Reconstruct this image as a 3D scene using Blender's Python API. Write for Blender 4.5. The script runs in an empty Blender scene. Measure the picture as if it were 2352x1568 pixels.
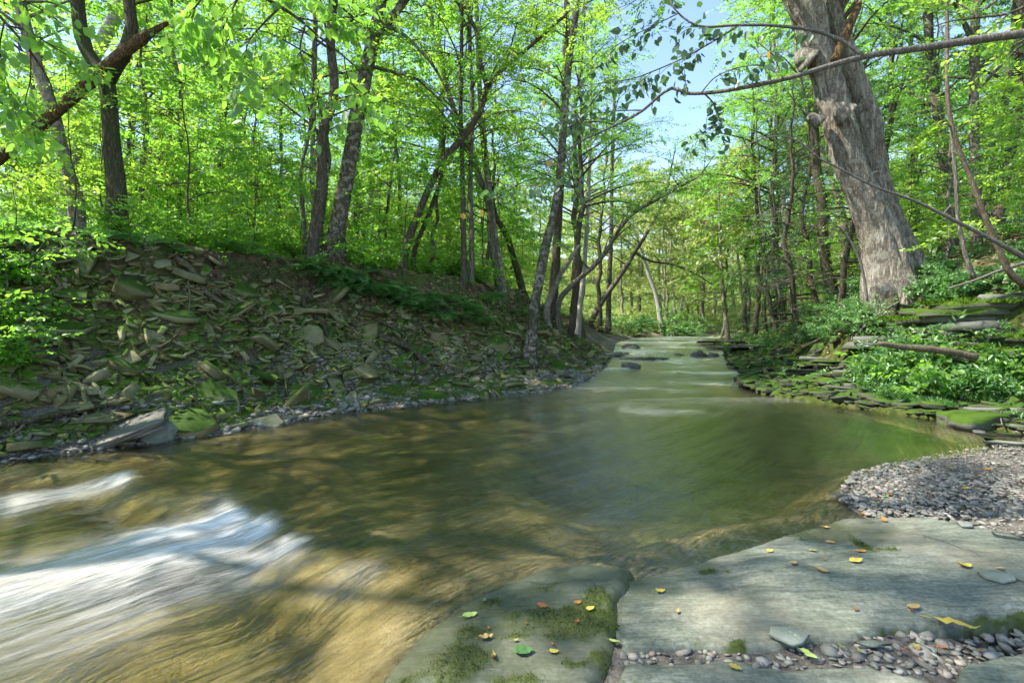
import bpy, math, random
import numpy as np
from mathutils import Vector, Matrix
# ------------------------------------------------------------------ basics
F, CX, HY, CAMZ = 1176., 1176., 743., 1.5
C = bpy.data.collections.new("scene"); bpy.context.scene.collection.children.link(C)
RN = np.random.default_rng(11)
def P(dx, dy, Y): return np.array([(dx-CX)/F*Y, Y, CAMZ-(dy-HY)/F*Y])
def G(dx, dy, z=0.):
    Y = F*(CAMZ-z)/(dy-HY); return np.array([(dx-CX)/F*Y, Y, z])
def sst(a, b, x):
    t = np.clip((x-a)/(b-a), 0, 1); return t*t*(3-2*t)
# ---- value noise
def _h(i, j, k, s):
    n = (i.astype(np.int64)*73856093) ^ (j.astype(np.int64)*19349663) ^ (k.astype(np.int64)*83492791) ^ (s*2654435)
    n = (n ^ (n >> 13))*1274126177 & 0x7fffffff
    return ((n ^ (n >> 16)) & 0xffff)/65535.
def vn(p, s=0):
    p = np.asarray(p, float)
    if p.shape[-1] == 2: p = np.concatenate([p, np.zeros(p.shape[:-1]+(1,))], -1)
    f = np.floor(p); t = p-f; t = t*t*(3-2*t); i, j, k = f[..., 0], f[..., 1], f[..., 2]
    r = 0
    for a in (0, 1):
        for b in (0, 1):
            for c in (0, 1):
                w = (t[..., 0] if a else 1-t[..., 0])*(t[..., 1] if b else 1-t[..., 1])*(t[..., 2] if c else 1-t[..., 2])
                r = r+w*_h(i+a, j+b, k+c, s)
    return r*2-1
def fbm(p, s=0, o=4):
    p = np.asarray(p, float); r, a = 0, 1.
    for q in range(o): r = r+a*vn(p*2.03**q+q*7.1, s+q); a *= .5
    return r
# ---- mesh helpers
def mk(name, V, Q=None, T=None, mat=None, parent=None, attrs=None, smooth=False, loc=None):
    V = np.asarray(V, np.float32).reshape(-1, 3)
    if loc is not None: V = V-np.asarray(loc, np.float32)
    Q = np.zeros((0, 4), np.int32) if Q is None else np.asarray(Q, np.int32).reshape(-1, 4)
    T = np.zeros((0, 3), np.int32) if T is None else np.asarray(T, np.int32).reshape(-1, 3)
    me = bpy.data.meshes.new(name)
    me.vertices.add(len(V)); me.vertices.foreach_set('co', V.ravel())
    nl = Q.size+T.size; me.loops.add(nl)
    me.loops.foreach_set('vertex_index', np.concatenate([Q.ravel(), T.ravel()]))
    me.polygons.add(len(Q)+len(T))
    me.polygons.foreach_set('loop_start', np.concatenate([np.arange(len(Q))*4, Q.size+np.arange(len(T))*3]).astype(np.int32))
    if smooth: me.polygons.foreach_set('use_smooth', np.ones(len(Q)+len(T), bool))
    for k, v in (attrs or {}).items():
        v = np.asarray(v, np.float32)
        if v.ndim == 2:
            a = me.attributes.new(k, 'FLOAT_VECTOR', 'POINT'); a.data.foreach_set('vector', v.ravel())
        else:
            a = me.attributes.new(k, 'FLOAT', 'POINT'); a.data.foreach_set('value', v)
    me.update(calc_edges=True)
    o = bpy.data.objects.new(name, me); C.objects.link(o)
    if mat: me.materials.append(mat)
    if parent: o.parent = parent
    return o
def tag(o, label=None, cat=None, group=None, kind=None):
    for k, v in (('label', label), ('category', cat), ('group', group), ('kind', kind)):
        if v: o[k] = v
    return o
def thing(name, label, cat, loc=(0, 0, 0), group=None, rz=0):
    o = bpy.data.objects.new(name, None); C.objects.link(o); o.empty_display_size = .1
    o.location = loc; o.rotation_euler = (0, 0, rz)
    return tag(o, label, cat, group)
def dup(root, loc, rz, sc, label, group=None, tilt=(0, 0)):
    r = root.copy(); C.objects.link(r); r.location = loc; r.rotation_euler = (tilt[0], tilt[1], rz); r.scale = (sc, sc, sc)
    r['label'] = label
    if group: r['group'] = group
    for ch in list(root.children):
        c = ch.copy(); C.objects.link(c); c.parent = r
    return r
class MB:
    def __init__(s): s.V, s.Q, s.T, s.A, s.n = [], [], [], [], 0
    def add(s, V, Q=None, T=None, a=None):
        V = np.asarray(V, float).reshape(-1, 3)
        s.V.append(V)
        if Q is not None and len(Q): s.Q.append(np.asarray(Q)+s.n)
        if T is not None and len(T): s.T.append(np.asarray(T)+s.n)
        s.A.append(np.full(len(V), .5) if a is None else np.broadcast_to(np.asarray(a, float), (len(V),)))
        s.n += len(V)
    def build(s, name, mat, parent=None, loc=None, smooth=False):
        return mk(name, np.concatenate(s.V), np.concatenate(s.Q) if s.Q else None, np.concatenate(s.T) if s.T else None,
                  mat, parent, {'rnd': np.concatenate(s.A)}, smooth, loc)
def curve(pts, n):
    pts = np.asarray(pts, float)
    if len(pts) < 3:
        t = np.linspace(0, 1, n)[:, None]; return pts[0]*(1-t)+pts[-1]*t
    d = np.r_[0, np.cumsum(np.linalg.norm(np.diff(pts, axis=0), axis=1))]; d /= d[-1]
    m = np.gradient(pts, d, axis=0); u = np.linspace(0, 1, n)
    i = np.clip(np.searchsorted(d, u, 'right')-1, 0, len(d)-2); h = (d[i+1]-d[i])[:, None]; t = ((u-d[i])/h[:, 0])[:, None]
    return (2*t**3-3*t**2+1)*pts[i]+(t**3-2*t**2+t)*h*m[i]+(-2*t**3+3*t**2)*pts[i+1]+(t**3-t**2)*h*m[i+1]
def tube(pts, rad, seg=8, rough=0., seed=0, ridge=0, flare=None):
    pts = np.asarray(pts, float); n = len(pts); rad = np.broadcast_to(np.asarray(rad, float), (n,))
    t = np.gradient(pts, axis=0); t /= np.linalg.norm(t, axis=1)[:, None]+1e-9
    a = np.array([0., 1., 0]) if abs(t[0, 1]) < .8 else np.array([1., 0, 0])
    N = np.zeros((n, 3)); v = a-t[0]*a.dot(t[0]); N[0] = v/np.linalg.norm(v)
    for i in range(1, n):
        v = N[i-1]-t[i]*N[i-1].dot(t[i]); N[i] = v/(np.linalg.norm(v)+1e-9)
    B = np.cross(t, N); th = np.arange(seg)/seg*2*np.pi
    R = rad[:, None]*np.ones((1, seg))
    dirs = np.cos(th)[None, :, None]*N[:, None]+np.sin(th)[None, :, None]*B[:, None]
    L = np.r_[0, np.cumsum(np.linalg.norm(np.diff(pts, axis=0), axis=1))]
    if rough:
        q = np.stack([np.cos(th)[None]*1.3+0*R, np.sin(th)[None]*1.3+0*R, (L/max(rad.max(), .01)*.5)[:, None]+0*R], -1)
        R = R*(1+rough*fbm(q, seed, 3))
    if ridge:
        q = np.stack([np.cos(th)[None]*7+0*R, np.sin(th)[None]*7+0*R, (L*1.6)[:, None]+0*R], -1)
        R = R+ridge*(1-2.2*np.abs(fbm(q, seed+5, 2)))
    if flare is not None: R = R*flare(L[:, None]/L[-1], th[None])
    V = pts[:, None]+dirs*R[..., None]
    i = np.arange(n-1)[:, None]*seg; j = np.arange(seg)[None]
    Q = np.stack([i+j, i+(j+1) % seg, i+seg+(j+1) % seg, i+seg+j], -1).reshape(-1, 4)
    V = np.concatenate([V.reshape(-1, 3), pts[:1]-t[:1]*rad[0]*.2, pts[-1:]+t[-1:]*rad[-1]*.4]); b = n*seg
    k = np.arange(seg)
    T = np.concatenate([np.stack([np.full(seg, b), (k+1) % seg, k], -1), np.stack([np.full(seg, b+1), b-seg+k, b-seg+(k+1) % seg], -1)])
    return V, Q, T
# ------------------------------------------------------------------ materials
def M(name):
    m = bpy.data.materials.new(name); m.use_nodes = True; nt = m.node_tree; nt.nodes.clear()
    return m, nt
class NT:
    def __init__(s, name): s.m, s.t = M(name); s.o = s.n('ShaderNodeOutputMaterial')
    def n(s, typ, **k):
        x = s.t.nodes.new(typ)
        for a, b in k.items(): setattr(x, a, b)
        return x
    def l(s, a, b): s.t.links.new(a, b)
    def val(s, x, v):
        if hasattr(v, 'is_output') or hasattr(v, 'links'): s.l(v, x)
        else: x.default_value = v
    def attr(s, name, vec=False):
        a = s.n('ShaderNodeAttribute'); a.attribute_name = name
        return a.outputs['Vector' if vec else 'Fac']
    def co(s, scale=(1, 1, 1), src='Object'):
        if src == 'uvflow': out = s.attr('flow', True)
        elif src == 'pos': out = s.n('ShaderNodeNewGeometry').outputs['Position']
        else: out = s.n('ShaderNodeTexCoord').outputs[src]
        m = s.n('ShaderNodeMapping'); m.inputs['Scale'].default_value = scale; s.l(out, m.inputs['Vector']); return m.outputs[0]
    def noise(s, vec, scale, detail=4, rough=.55, dist=0):
        x = s.n('ShaderNodeTexNoise'); s.l(vec, x.inputs['Vector']); x.inputs['Scale'].default_value = scale
        x.inputs['Detail'].default_value = detail; x.inputs['Roughness'].default_value = rough; x.inputs['Distortion'].default_value = dist
        return x.outputs['Fac']
    def ramp(s, fac, stops, interp='LINEAR'):
        r = s.n('ShaderNodeValToRGB'); r.color_ramp.interpolation = interp; e = r.color_ramp.elements
        while len(e) < len(stops): e.new(.5)
        for q, (p, c) in zip(e, stops): q.position = p; q.color = (c, c, c, 1) if not hasattr(c, '__len__') else tuple(c)+(1,)
        s.l(fac, r.inputs['Fac']); return r.outputs['Color']
    def mix(s, f, a, b, mode='MIX'):
        x = s.n('ShaderNodeMix'); x.data_type = 'RGBA'; x.blend_type = mode
        for i, v in ((0, f), (6, a), (7, b)):
            if isinstance(v, (tuple, list)) and len(v) == 3: v = tuple(v)+(1,)
            s.val(x.inputs[i], v)
        return x.outputs[2]
    def math(s, op, a, b=0, clamp=False):
        x = s.n('ShaderNodeMath', operation=op); x.use_clamp = clamp; s.val(x.inputs[0], a); s.val(x.inputs[1], b); return x.outputs[0]
    def bump(s, h, st=.5, d=.02, nrm=None):
        b = s.n('ShaderNodeBump'); b.inputs['Strength'].default_value = st; b.inputs['Distance'].default_value = d
        s.l(h, b.inputs['Height'])
        if nrm: s.l(nrm, b.inputs['Normal'])
        return b.outputs[0]
    def pbr(s, col, rough=.8, nrm=None, spec=.3):
        p = s.n('ShaderNodeBsdfPrincipled'); s.val(p.inputs['Base Color'], col if not (isinstance(col, tuple) and len(col) == 3) else col+(1,))
        s.val(p.inputs['Roughness'], rough); p.inputs['Specular IOR Level'].default_value = spec
        if nrm: s.l(nrm, p.inputs['Normal'])
        s.l(p.outputs[0], s.o.inputs['Surface']); return p
    def up(s):
        x = s.n('ShaderNodeSeparateXYZ'); s.l(s.n('ShaderNodeNewGeometry').outputs['Normal'], x.inputs[0]); return x.outputs[2]
    def orand(s): return s.n('ShaderNodeObjectInfo').outputs['Random']
def leaf_mat(name, a, b, tr, fac=.45, gloss=.05):
    n = NT(name); c = n.mix(n.attr('rnd'), a, b); t = n.mix(n.attr('rnd'), tuple(x*.75 for x in tr), tuple(min(1, x*1.25) for x in tr))
    d = n.n('ShaderNodeBsdfDiffuse'); n.l(c, d.inputs[0]); q = n.n('ShaderNodeBsdfTranslucent'); n.l(t, q.inputs[0])
    m = n.n('ShaderNodeMixShader'); m.inputs[0].default_value = fac; n.l(d.outputs[0], m.inputs[1]); n.l(q.outputs[0], m.inputs[2])
    g = n.n('ShaderNodeBsdfGlossy'); g.inputs['Roughness'].default_value = .45; g.inputs[0].default_value = (.8, .85, .8, 1)
    m2 = n.n('ShaderNodeMixShader'); m2.inputs[0].default_value = gloss; n.l(m.outputs[0], m2.inputs[1]); n.l(g.outputs[0], m2.inputs[2])
    n.l(m2.outputs[0], n.o.inputs[0]); return n.m
def bark_mat(name, dark, light, sc=6, moss=.2, patch=None, bumpd=.02):
    n = NT(name); v = n.co((1, 1, .22)); a = n.math('ADD', n.math('MULTIPLY', n.noise(v, sc*3, 6, .65), .6), n.math('MULTIPLY', n.math('ABSOLUTE', n.math('SUBTRACT', n.noise(n.co((1, 1, .16)), sc*5, 4, .6, .6), .5)), 2.4)); a = n.math('MULTIPLY', a, .95); b = n.noise(n.co((1, 1, .6)), sc*.5, 4)
    c = n.ramp(a, [(.32, dark), (.68, light)])
    if patch: c = n.mix(n.ramp(n.noise(n.co((1, 1, 1.2)), sc*1.1, 5, .6), [(.5, 0.), (.62, 1.)]), c, patch)
    c = n.mix(n.math('MULTIPLY', n.ramp(b, [(.45, 0.), (.7, 1.)]), moss), c, (.05, .085, .015))
    c = n.mix(n.ramp(n.noise(n.co(), sc*6, 3), [(.35, .0), (.6, .5)]), n.mix(.5, c, (.03, .025, .02)), c)
    n.pbr(c, .9, n.bump(a, .9, bumpd), .15); return n.m
def rock_mat(name, cols, moss=0., sc=5, mossc=(.03, .078, .006), wet=False):
    n = NT(name); v = n.co(); a = n.noise(v, sc, 6, .6); st = n.noise(n.co((1, 1, 6)), sc*1.6, 5, .6)
    c = n.ramp(a, [(.3, cols[0]), (.5, cols[1]), (.7, cols[2])])
    r = n.orand(); c = n.mix(.6, c, n.ramp(r, [(0, cols[1]), (.35, cols[0]), (.6, cols[2]), (.8, cols[1]), (1, cols[3] if len(cols) > 3 else cols[2])]))
    c = n.mix(.5, c, n.ramp(st, [(.3, .35), (.7, .75)]), 'SOFT_LIGHT')
    h = n.mix(.5, a, n.noise(v, sc*8, 4, .7))
    if moss:
        k = n.math('ADD', n.math('MULTIPLY', n.up(), .8), n.math('MULTIPLY', n.noise(n.co((1, 1, 1)), sc*.5, 4), 1.1))
        k = n.math('ADD', k, n.math('MULTIPLY', n.math('SUBTRACT', n.noise(v, 28, 4, .7), .5), .55)); k = n.ramp(k, [(1.3-moss*.6, 0.), (1.55-moss*.6, 1.)])
        mc = n.mix(n.noise(v, sc*3, 3), mossc, (mossc[0]*1.8, mossc[1]*1.25, mossc[2]*1.3)); c = n.mix(k, c, mc)
        h = n.mix(k, h, n.noise(v, 90, 3, .7))
    n.pbr(c, .45 if wet else .82, n.bump(h, .6, .03), .4 if wet else .25); return n.m
MAT = {}
L = lambda k, *a, **q: MAT.__setitem__(k, leaf_mat('leaf_'+k, *a, **q))
L('maple', (.045, .125, .016), (.15, .265, .035), (.35, .70, .07), fac=.55)
L('beech', (.05, .14, .025), (.105, .21, .035), (.28, .58, .07), fac=.55)
L('yellow', (.10, .20, .022), (.19, .285, .034), (.50, .78, .08), fac=.55)
L('dark', (.015, .045, .015), (.03, .075, .025), (.05, .13, .03), fac=.3)
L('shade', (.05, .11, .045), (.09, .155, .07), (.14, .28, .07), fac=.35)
L('herb', (.04, .12, .035), (.14, .26, .07), (.2, .46, .09), fac=.42)
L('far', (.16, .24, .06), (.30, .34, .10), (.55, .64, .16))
MAT['pale'] = bark_mat('bark_pale', (.2, .165, .125), (.5, .44, .35), 5, .15, (.5, .47, .4))
MAT['grey'] = bark_mat('bark_grey', (.11, .097, .077), (.40, .36, .29), 6, .2)
MAT['brown'] = bark_mat('bark_brown', (.07, .056, .043), (.30, .245, .185), 7, .3)
MAT['mossy'] = bark_mat('bark_mossy', (.05, .045, .025), (.2, .18, .11), 6, .8)
MAT['birch'] = bark_mat('bark_birch', (.06, .05, .035), (.3, .265, .2), 6, .45, (.42, .39, .31))
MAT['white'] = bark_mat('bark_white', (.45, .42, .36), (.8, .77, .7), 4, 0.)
MAT['dead'] = bark_mat('wood_dead', (.075, .042, .018), (.36, .22, .10), 7, .08, bumpd=.03)
MAT['big'] = bark_mat('bark_big', (.17, .145, .115), (.54, .48, .39), 3.2, .2, (.40, .37, .30), bumpd=.04)
MAT['twig'] = bark_mat('bark_twig', (.12, .11, .09), (.34, .32, .28), 14, .05, bumpd=.004)
MAT['root'] = bark_mat('bark_root', (.12, .09, .06), (.34, .28, .19), 9, .35, bumpd=.008)
SL = [(.095, .09, .04), (.18, .168, .08), (.28, .262, .15), (.21, .15, .065)]
MAT['slate'] = rock_mat('slate', SL, 0., 4)
MAT['slate_moss'] = rock_mat('slate_mossy', SL, .95, 4)
MAT['slate_some'] = rock_mat('slate_lightly_mossy', SL, .45, 4)
MAT['ledge'] = rock_mat('ledge_rock', [(.05, .052, .042), (.095, .10, .08), (.16, .165, .135)], .5, 3)
MAT['ledge_moss'] = rock_mat('ledge_mossy', [(.05, .05, .038), (.085, .085, .065), (.13, .13, .10)], 1.25, 2.5, (.035, .085, .005))
MAT['boulder'] = rock_mat('boulder', [(.12, .13, .105), (.18, .2, .16), (.27, .28, .23)], .5, 4)
MAT['wetrock'] = rock_mat('wet_rock', [(.04, .04, .033), (.075, .072, .06), (.12, .115, .09)], 0., 6, wet=True)
MAT['pebble'] = None
n = NT('pebbles'); c = n.ramp(n.attr('rnd'), [(0, (.08, .075, .062)), (.25, (.20, .192, .16)), (.5, (.135, .145, .122)), (.75, (.27, .245, .205)), (.9, (.18, .145, .115)), (1, (.33, .31, .275))])
c = n.mix(.35, c, n.ramp(n.noise(n.co(), 60, 4), [(.3, .3), (.7, .7)]), 'SOFT_LIGHT'); n.pbr(c, .75, None, .3); MAT['pebble'] = n.m
n = NT('rubble'); c = n.ramp(n.attr('rnd'), [(0, SL[0]), (.3, SL[1]), (.55, SL[2]), (.7, SL[1]), (.85, SL[3]), (1, SL[0])])
c = n.mix(.5, c, n.ramp(n.noise(n.co(), 9, 5), [(.3, .25), (.7, .75)]), 'SOFT_LIGHT')
k = n.ramp(n.math('ADD', n.math('MULTIPLY', n.up(), .7), n.math('MULTIPLY', n.noise(n.co(), 1.3, 4), 1.2)), [(.97, 0.), (1.26, 1.)])
c = n.mix(k, c, n.mix(n.noise(n.co(), 20, 3), (.035, .085, .006), (.085, .15, .014))); n.pbr(c, .85, n.bump(n.noise(n.co(), 30, 5, .7), .5, .02), .2); MAT['rubble'] = n.m
MAT['shale'] = rock_mat('dark_shale', [(.04, .04, .028), (.075, .073, .055), (.12, .115, .085)], .7, 4)  # rubble tones darkened to tone down their sunlit look, dry finish
n = NT('moss_dark'); n.pbr(n.mix(n.attr('rnd'), (.02, .04, .006), (.085, .11, .016)), .95, None, .1); MAT['mossdark'] = n.m
n = NT('moss'); n.pbr(n.mix(n.attr('rnd'), (.03, .085, .005), (.10, .17, .012)), .95, None, .1); MAT['moss'] = n.m
# ------------------------------------------------------------------ terrain
LW = np.array([(-22, -9), (-14, -3), (-10, 1.), (-7.6, 3.6), (-5.56, 5.56), (-4.59, 6.38), (-3.82, 7.3), (-2.8, 8.76), (-.66, 10.25), (1.5, 12.4), (2.7, 15.5), (3.7, 19), (4.6, 23), (5.4, 26.5), (7.2, 32), (10, 37), (15, 42), (26, 48)])
RW = np.array([(-22, -18), (-6, -5), (-1.2, .5), (-.52, 2.14), (-.44, 2.39), (-.27, 2.75), (.19, 3.0), (.6, 3.17), (1.47, 3.66), (2.07, 3.9), (2.68, 4.18), (3.16, 4.8), (4.3, 5.48), (5.97, 6.2), (6.9, 6.6), (6.9, 7.2), (6.5, 8.4), (5.4, 10.7), (5.6, 12.5), (6.4, 14.3), (7.6, 18), (9.5, 23), (11.4, 28.9), (14.5, 34), (19, 38), (28, 42)])
LWc = curve(LW, 240); RWc = curve(RW, 320)
def pdist(p, poly):
    best = np.full(len(p), 1e9); par = np.zeros(len(p)); s0 = 0.
    for a, b in zip(poly[:-1], poly[1:]):
        ab = b-a; l2 = ab.dot(ab); t = np.clip(((p-a)@ab)/l2, 0, 1); d = np.hypot(*(p-a-t[:, None]*ab).T)
        m = d < best; best = np.where(m, d, best); par = np.where(m, s0+t*math.sqrt(l2), par); s0 += math.sqrt(l2)
    return best, par
def inpoly(p, poly):
    x, y = p[:, 0], p[:, 1]; c = np.zeros(len(p), bool); q = np.roll(poly, 1, 0)
    for (x1, y1), (x2, y2) in zip(poly, q):
        if y1 == y2: continue
        c ^= ((y1 > y) != (y2 > y)) & (x < (x2-x1)*(y-y1)/(y2-y1)+x1)
    return c
WPOLY = np.concatenate([LWc, RWc[::-1]])
# cascade lip, from the left bank to the rock slab
LIP = np.array([G(90, 1055)[:2], G(310, 1072)[:2], G(430, 1120)[:2], G(590, 1128)[:2], G(660, 1190)[:2], G(715, 1240)[:2], G(790, 1280)[:2], G(890, 1290)[:2], G(930, 1400)[:2], G(900, 1520)[:2], (-.7, 1.2)])
LIP[0] = (-5.9, 5.6)
LIPc = curve(LIP, 80)
def lipd(p):      # > 0 downstream of the lip
    d, par = pdist(p, LIPc)
    poly = np.concatenate([LIPc, [(-.7, -8), (-30, -8), (-30, 8)]])
    return np.where(inpoly(p, poly), d, -d), par
def wlevel(p):
    d, par = lipd(p)
    y = p[:, 1]
    up = .50*sst(11, 32, y)*.55+.0106*np.clip(y-11, 0, 26)
    for yy, xx, hh in ((13.6, 3.2, .05), (17, 5, .05), (21, 6, .06), (26, 8, .05)):
        up = up+hh*(sst(yy-.35, yy+.35, y+.35*vn(p*.9, 3)-.12*(p[:, 0]-xx))-sst(11, 32, y))
    return up-.13*sst(-.05, .55, d)
def hgt(p):
    p = np.asarray(p, float).reshape(-1, 2)
    dL, sL = pdist(p, LWc); dR, sR = pdist(p, RWc); ins = inpoly(p, WPOLY); y = p[:, 1]
    w = wlevel(p)
    # left bank
    si = np.interp
    px = LWc[np.clip((sL/np.linalg.norm(np.diff(LWc, axis=0), axis=1).sum()*239).astype(int), 0, 239)]
    ky = px[:, 1]
    H = si(ky, [-9, 5.5, 9, 10.3, 12.4, 15.5, 19, 27, 40], [2.9, 2.95, 2.95, 2.8, 2.7, 2.45, 2.15, 1.6, 1.0])
    fo = si(ky, [0, 5.5, 7.3, 8.8, 10.3, 12.4, 15.5, 25], [.15, .2, .5, .95, 1.4, 1.5, 1., .6])
    wd = si(ky, [0, 5.5, 9, 12.4, 16, 27], [2.9, 2.8, 2.5, 2.1, 2.2, 2.4])
    dd = dL+.22*fbm(p*.7, 5, 3)*sst(.2, 1.5, dL)
    t = np.clip((dd-fo)/wd, 0, 1); fr = np.where(t < .8, .74*t/.8, .74+.26*sst(.8, .97, t))
    b = .02+.13*sst(0, 1, dL/np.maximum(fo, .05))
    zl = b+(H-b)*fr+.055*np.clip(dd-fo-wd, 0, 40)+.12*fbm(p*.45, 8, 3)*sst(0, 1, dd-fo-wd)+.04*fbm(p*2.2, 9, 3)*sst(0, .5, dL)
    zl = zl+3.5*sst(15, 70, dL)
    # right bank
    beach = 1-sst(6.7, 7.6, y)
    zb = .015+.05*np.clip(dR, 0, 6)+.012*fbm(p*1.5, 21, 3)+.5*sst(6.5, 9.5, p[:, 0])*sst(3, 6, y)
    um = (1-sst(2.5, 2.9, p[:, 0]))*(1-sst(4.3, 4.9, y)); zb = zb*(1-um)+(-.05+(.03+.085*sst(.15, .45, p[:, 0]))*sst(.4, .8, dR))*um
    r = sst(12, 24, y); e = dR+.25*fbm(p*.6, 14, 3)*sst(.3, 1.5, dR)
    shelf = .06+.22*np.clip(e, 0, 1.5)/1.5
    zr = shelf+(1.75-.9*r)*sst(1.35, 2.75+.8*r, e)+.47*np.clip(e-2.6, 0, 22)*(1-.35*r)+.07*fbm(p*1.1, 17, 4)*sst(.3, 2, e)
    zr = zb*beach+zr*(1-beach)
    tz = zr/.15+.5*vn(p*.8, 61); zt = .15*(np.floor(tz)+sst(.5, .95, tz-np.floor(tz))-.5*vn(p*.8, 61)); tm = sst(.1, .4, e)*(1-sst(3, 4.5, e))*sst(-.35, .2, vn(p*.7, 62)); zr = zr+(zt-zr)*tm
    left = dL < dR
    land = np.where(left, zl, zr)+w*np.where(left | (y > 8), 1, 0)
    dm = np.minimum(dL, dR)
    bl = sst(-1.6, 1.6, dR-dL); dep = (.02+.22*np.clip(dL, 0, 1.6))*bl+(.015+.13*np.clip(dR, 0, 3))*(1-bl); dep = np.minimum(dep, .02+.25*dm)
    dk = sst(-.4, 1.3, p[:, 0]-.22*(y-4)+.5*fbm(p*.5, 33, 2))*sst(2.6, 3.8, y)*(1-sst(9.5, 12, y))*(p[:, 0] < 5.6)
    dep = np.minimum(dep, .30)*(1-.35*(1-dk)*(y < 8))+.05*fbm(p*1.4, 31, 3)*sst(.2, 1, dm)+dk*.40*sst(.1, .9, dm)
    # shallow shelf in front of the slab
    bed = w-np.maximum(dep, .012)
    # rocks under the lip
    z = np.where(ins, bed, land+9*sst(50, 120, y))
    return z
hgt0 = hgt
class Look:
    def __init__(s, x0, x1, y0, y1, st):
        s.x0, s.y0, s.st = x0, y0, st; s.nx, s.ny = int((x1-x0)/st)+1, int((y1-y0)/st)+1; s.b = (x0, x0+(s.nx-1)*st, y0, y0+(s.ny-1)*st)
        X, Y = np.meshgrid(x0+np.arange(s.nx)*st, y0+np.arange(s.ny)*st); q = np.stack([X.ravel(), Y.ravel()], -1); dl = pdist(q, LWc[::3])[0]; dr = pdist(q, RWc[::3])[0]; ii = inpoly(q, WPOLY); sd = np.where(ii, -1, 1)*np.minimum(dl, dr)
        s.g = np.stack([hgt0(q), dl, dr, sd, wlevel(q)], -1).reshape(s.ny, s.nx, 5)
    def has(s, q): return (q[:, 0] > s.b[0]) & (q[:, 0] < s.b[1]) & (q[:, 1] > s.b[2]) & (q[:, 1] < s.b[3])
    def __call__(s, q):
        u = np.clip((q[:, 0]-s.x0)/s.st, 0, s.nx-1.001); v = np.clip((q[:, 1]-s.y0)/s.st, 0, s.ny-1.001); i, j = u.astype(int), v.astype(int); u, v = (u-i)[:, None], (v-j)[:, None]; g = s.g
        return (g[j, i]*(1-u)+g[j, i+1]*u)*(1-v)+(g[j+1, i]*(1-u)+g[j+1, i+1]*u)*v
LK = [Look(-13, 14, .5, 22, .08), Look(-66, 86, -16, 96, .5)]
def look(p):
    p = np.asarray(p, float).reshape(-1, 2); m = LK[0].has(p); r = LK[1](p)
    if m.any(): r[m] = LK[0](p[m])
    return r
def hgt(p): return look(p)[:, 0]
def dists(p): r = look(p); return r[:, 1], r[:, 2], r[:, 3] < 0
def wlv(p): return look(p)[:, 4]
def hn(p):
    p = np.asarray(p, float).reshape(-1, 2); e = .06; z = hgt(p)
    n = np.stack([-(hgt(p+[e, 0])-z)/e, -(hgt(p+[0, e])-z)/e, np.ones(len(p))], -1)
    return z, n/np.linalg.norm(n, axis=1)[:, None]
def axis(parts):
    return np.unique(np.round(np.concatenate([np.arange(a, b, s) for a, b, s in parts]), 4))
def gridmesh(xs, ys):
    X, Y = np.meshgrid(xs, ys); p = np.stack([X.ravel(), Y.ravel()], -1); nx, ny = len(xs), len(ys)
    i = np.arange(ny-1)[:, None]*nx+np.arange(nx-1)[None]; i = i.ravel()
    return p, np.stack([i, i+1, i+nx+1, i+nx], -1)
xs = axis([(-400, -70, 40), (-70, -24, 3), (-24, -9, .5), (-9, 5, .11), (5, 11, .055), (11, 26, .4), (26, 74, 3), (74, 420, 40)])
ys = axis([(-60, -12, 6), (-12, 0, .5), (0, 15, .11), (15, 34, .25), (34, 60, 1.2), (60, 120, 5), (120, 600, 40)])
p, Q = gridmesh(xs, ys); z = hgt0(p)
dL, sL = pdist(p, LWc); dR, _ = pdist(p, RWc); ins = inpoly(p, WPOLY)
far = sst(60, 300, np.hypot(p[:, 0], p[:, 1])); z = z*(1-far)+14*far
bedA = np.where(ins, np.where((dR < dL) & (p[:, 1] > 6.6), sst(.1, .6, dR), sst(.0, .25, dL)), 0.)
grav = np.where((~ins) & (dL < dR), 1-sst(.5, 2.3, dL), np.where(dR < dL, (1-sst(6.4, 7.2, p[:, 1])), 0))
mossA = np.where((dR < dL) & (p[:, 1] > 6.8), 1-sst(2.2, 4.5, dR), 0)
n = NT('ground'); v = n.co()
lit = n.ramp(n.noise(v, 7, 6, .65), [(.28, (.022, .017, .009)), (.46, (.07, .05, .026)), (.6, (.16, .115, .065)), (.74, (.04, .036, .016))])
lit = n.mix(n.ramp(n.noise(v, .9, 4), [(.46, 0.), (.6, .8)]), lit, n.ramp(n.noise(v, 14, 4), [(.3, (.02, .045, .008)), (.7, (.06, .11, .015))]))
gr = n.ramp(n.noise(v, 26, 6, .7), [(.3, (.05, .045, .038)), (.55, (.15, .135, .115)), (.75, (.24, .215, .185))])
lit = n.mix(n.attr('veg'), lit, n.ramp(n.noise(v, 5, 5), [(.3, (.05, .09, .015)), (.7, (.14, .19, .035))]))
bd = n.ramp(n.noise(n.co((1, 1, 1)), 2.2, 6, .6), [(.3, (.14, .115, .05)), (.45, (.24, .195, .09)), (.6, (.36, .30, .165)), (.75, (.2, .17, .08))])
bd = n.mix(.6, bd, n.ramp(n.noise(v, 17, 4, .7), [(.3, .3), (.7, .72)]), 'SOFT_LIGHT')
ms = n.ramp(n.noise(v, 9, 6, .65), [(.3, (.015, .022, .006)), (.45, (.035, .052, .008)), (.56, (.065, .08, .015)), (.66, (.095, .085, .055)), (.8, (.05, .05, .035))])
c = n.mix(n.attr('moss'), lit, ms); c = n.mix(n.attr('gravel'), c, gr); c = n.mix(n.attr('bed'), c, bd)
n.pbr(c, .9, n.bump(n.noise(v, 30, 6, .7), .8, .04), .15)
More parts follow.
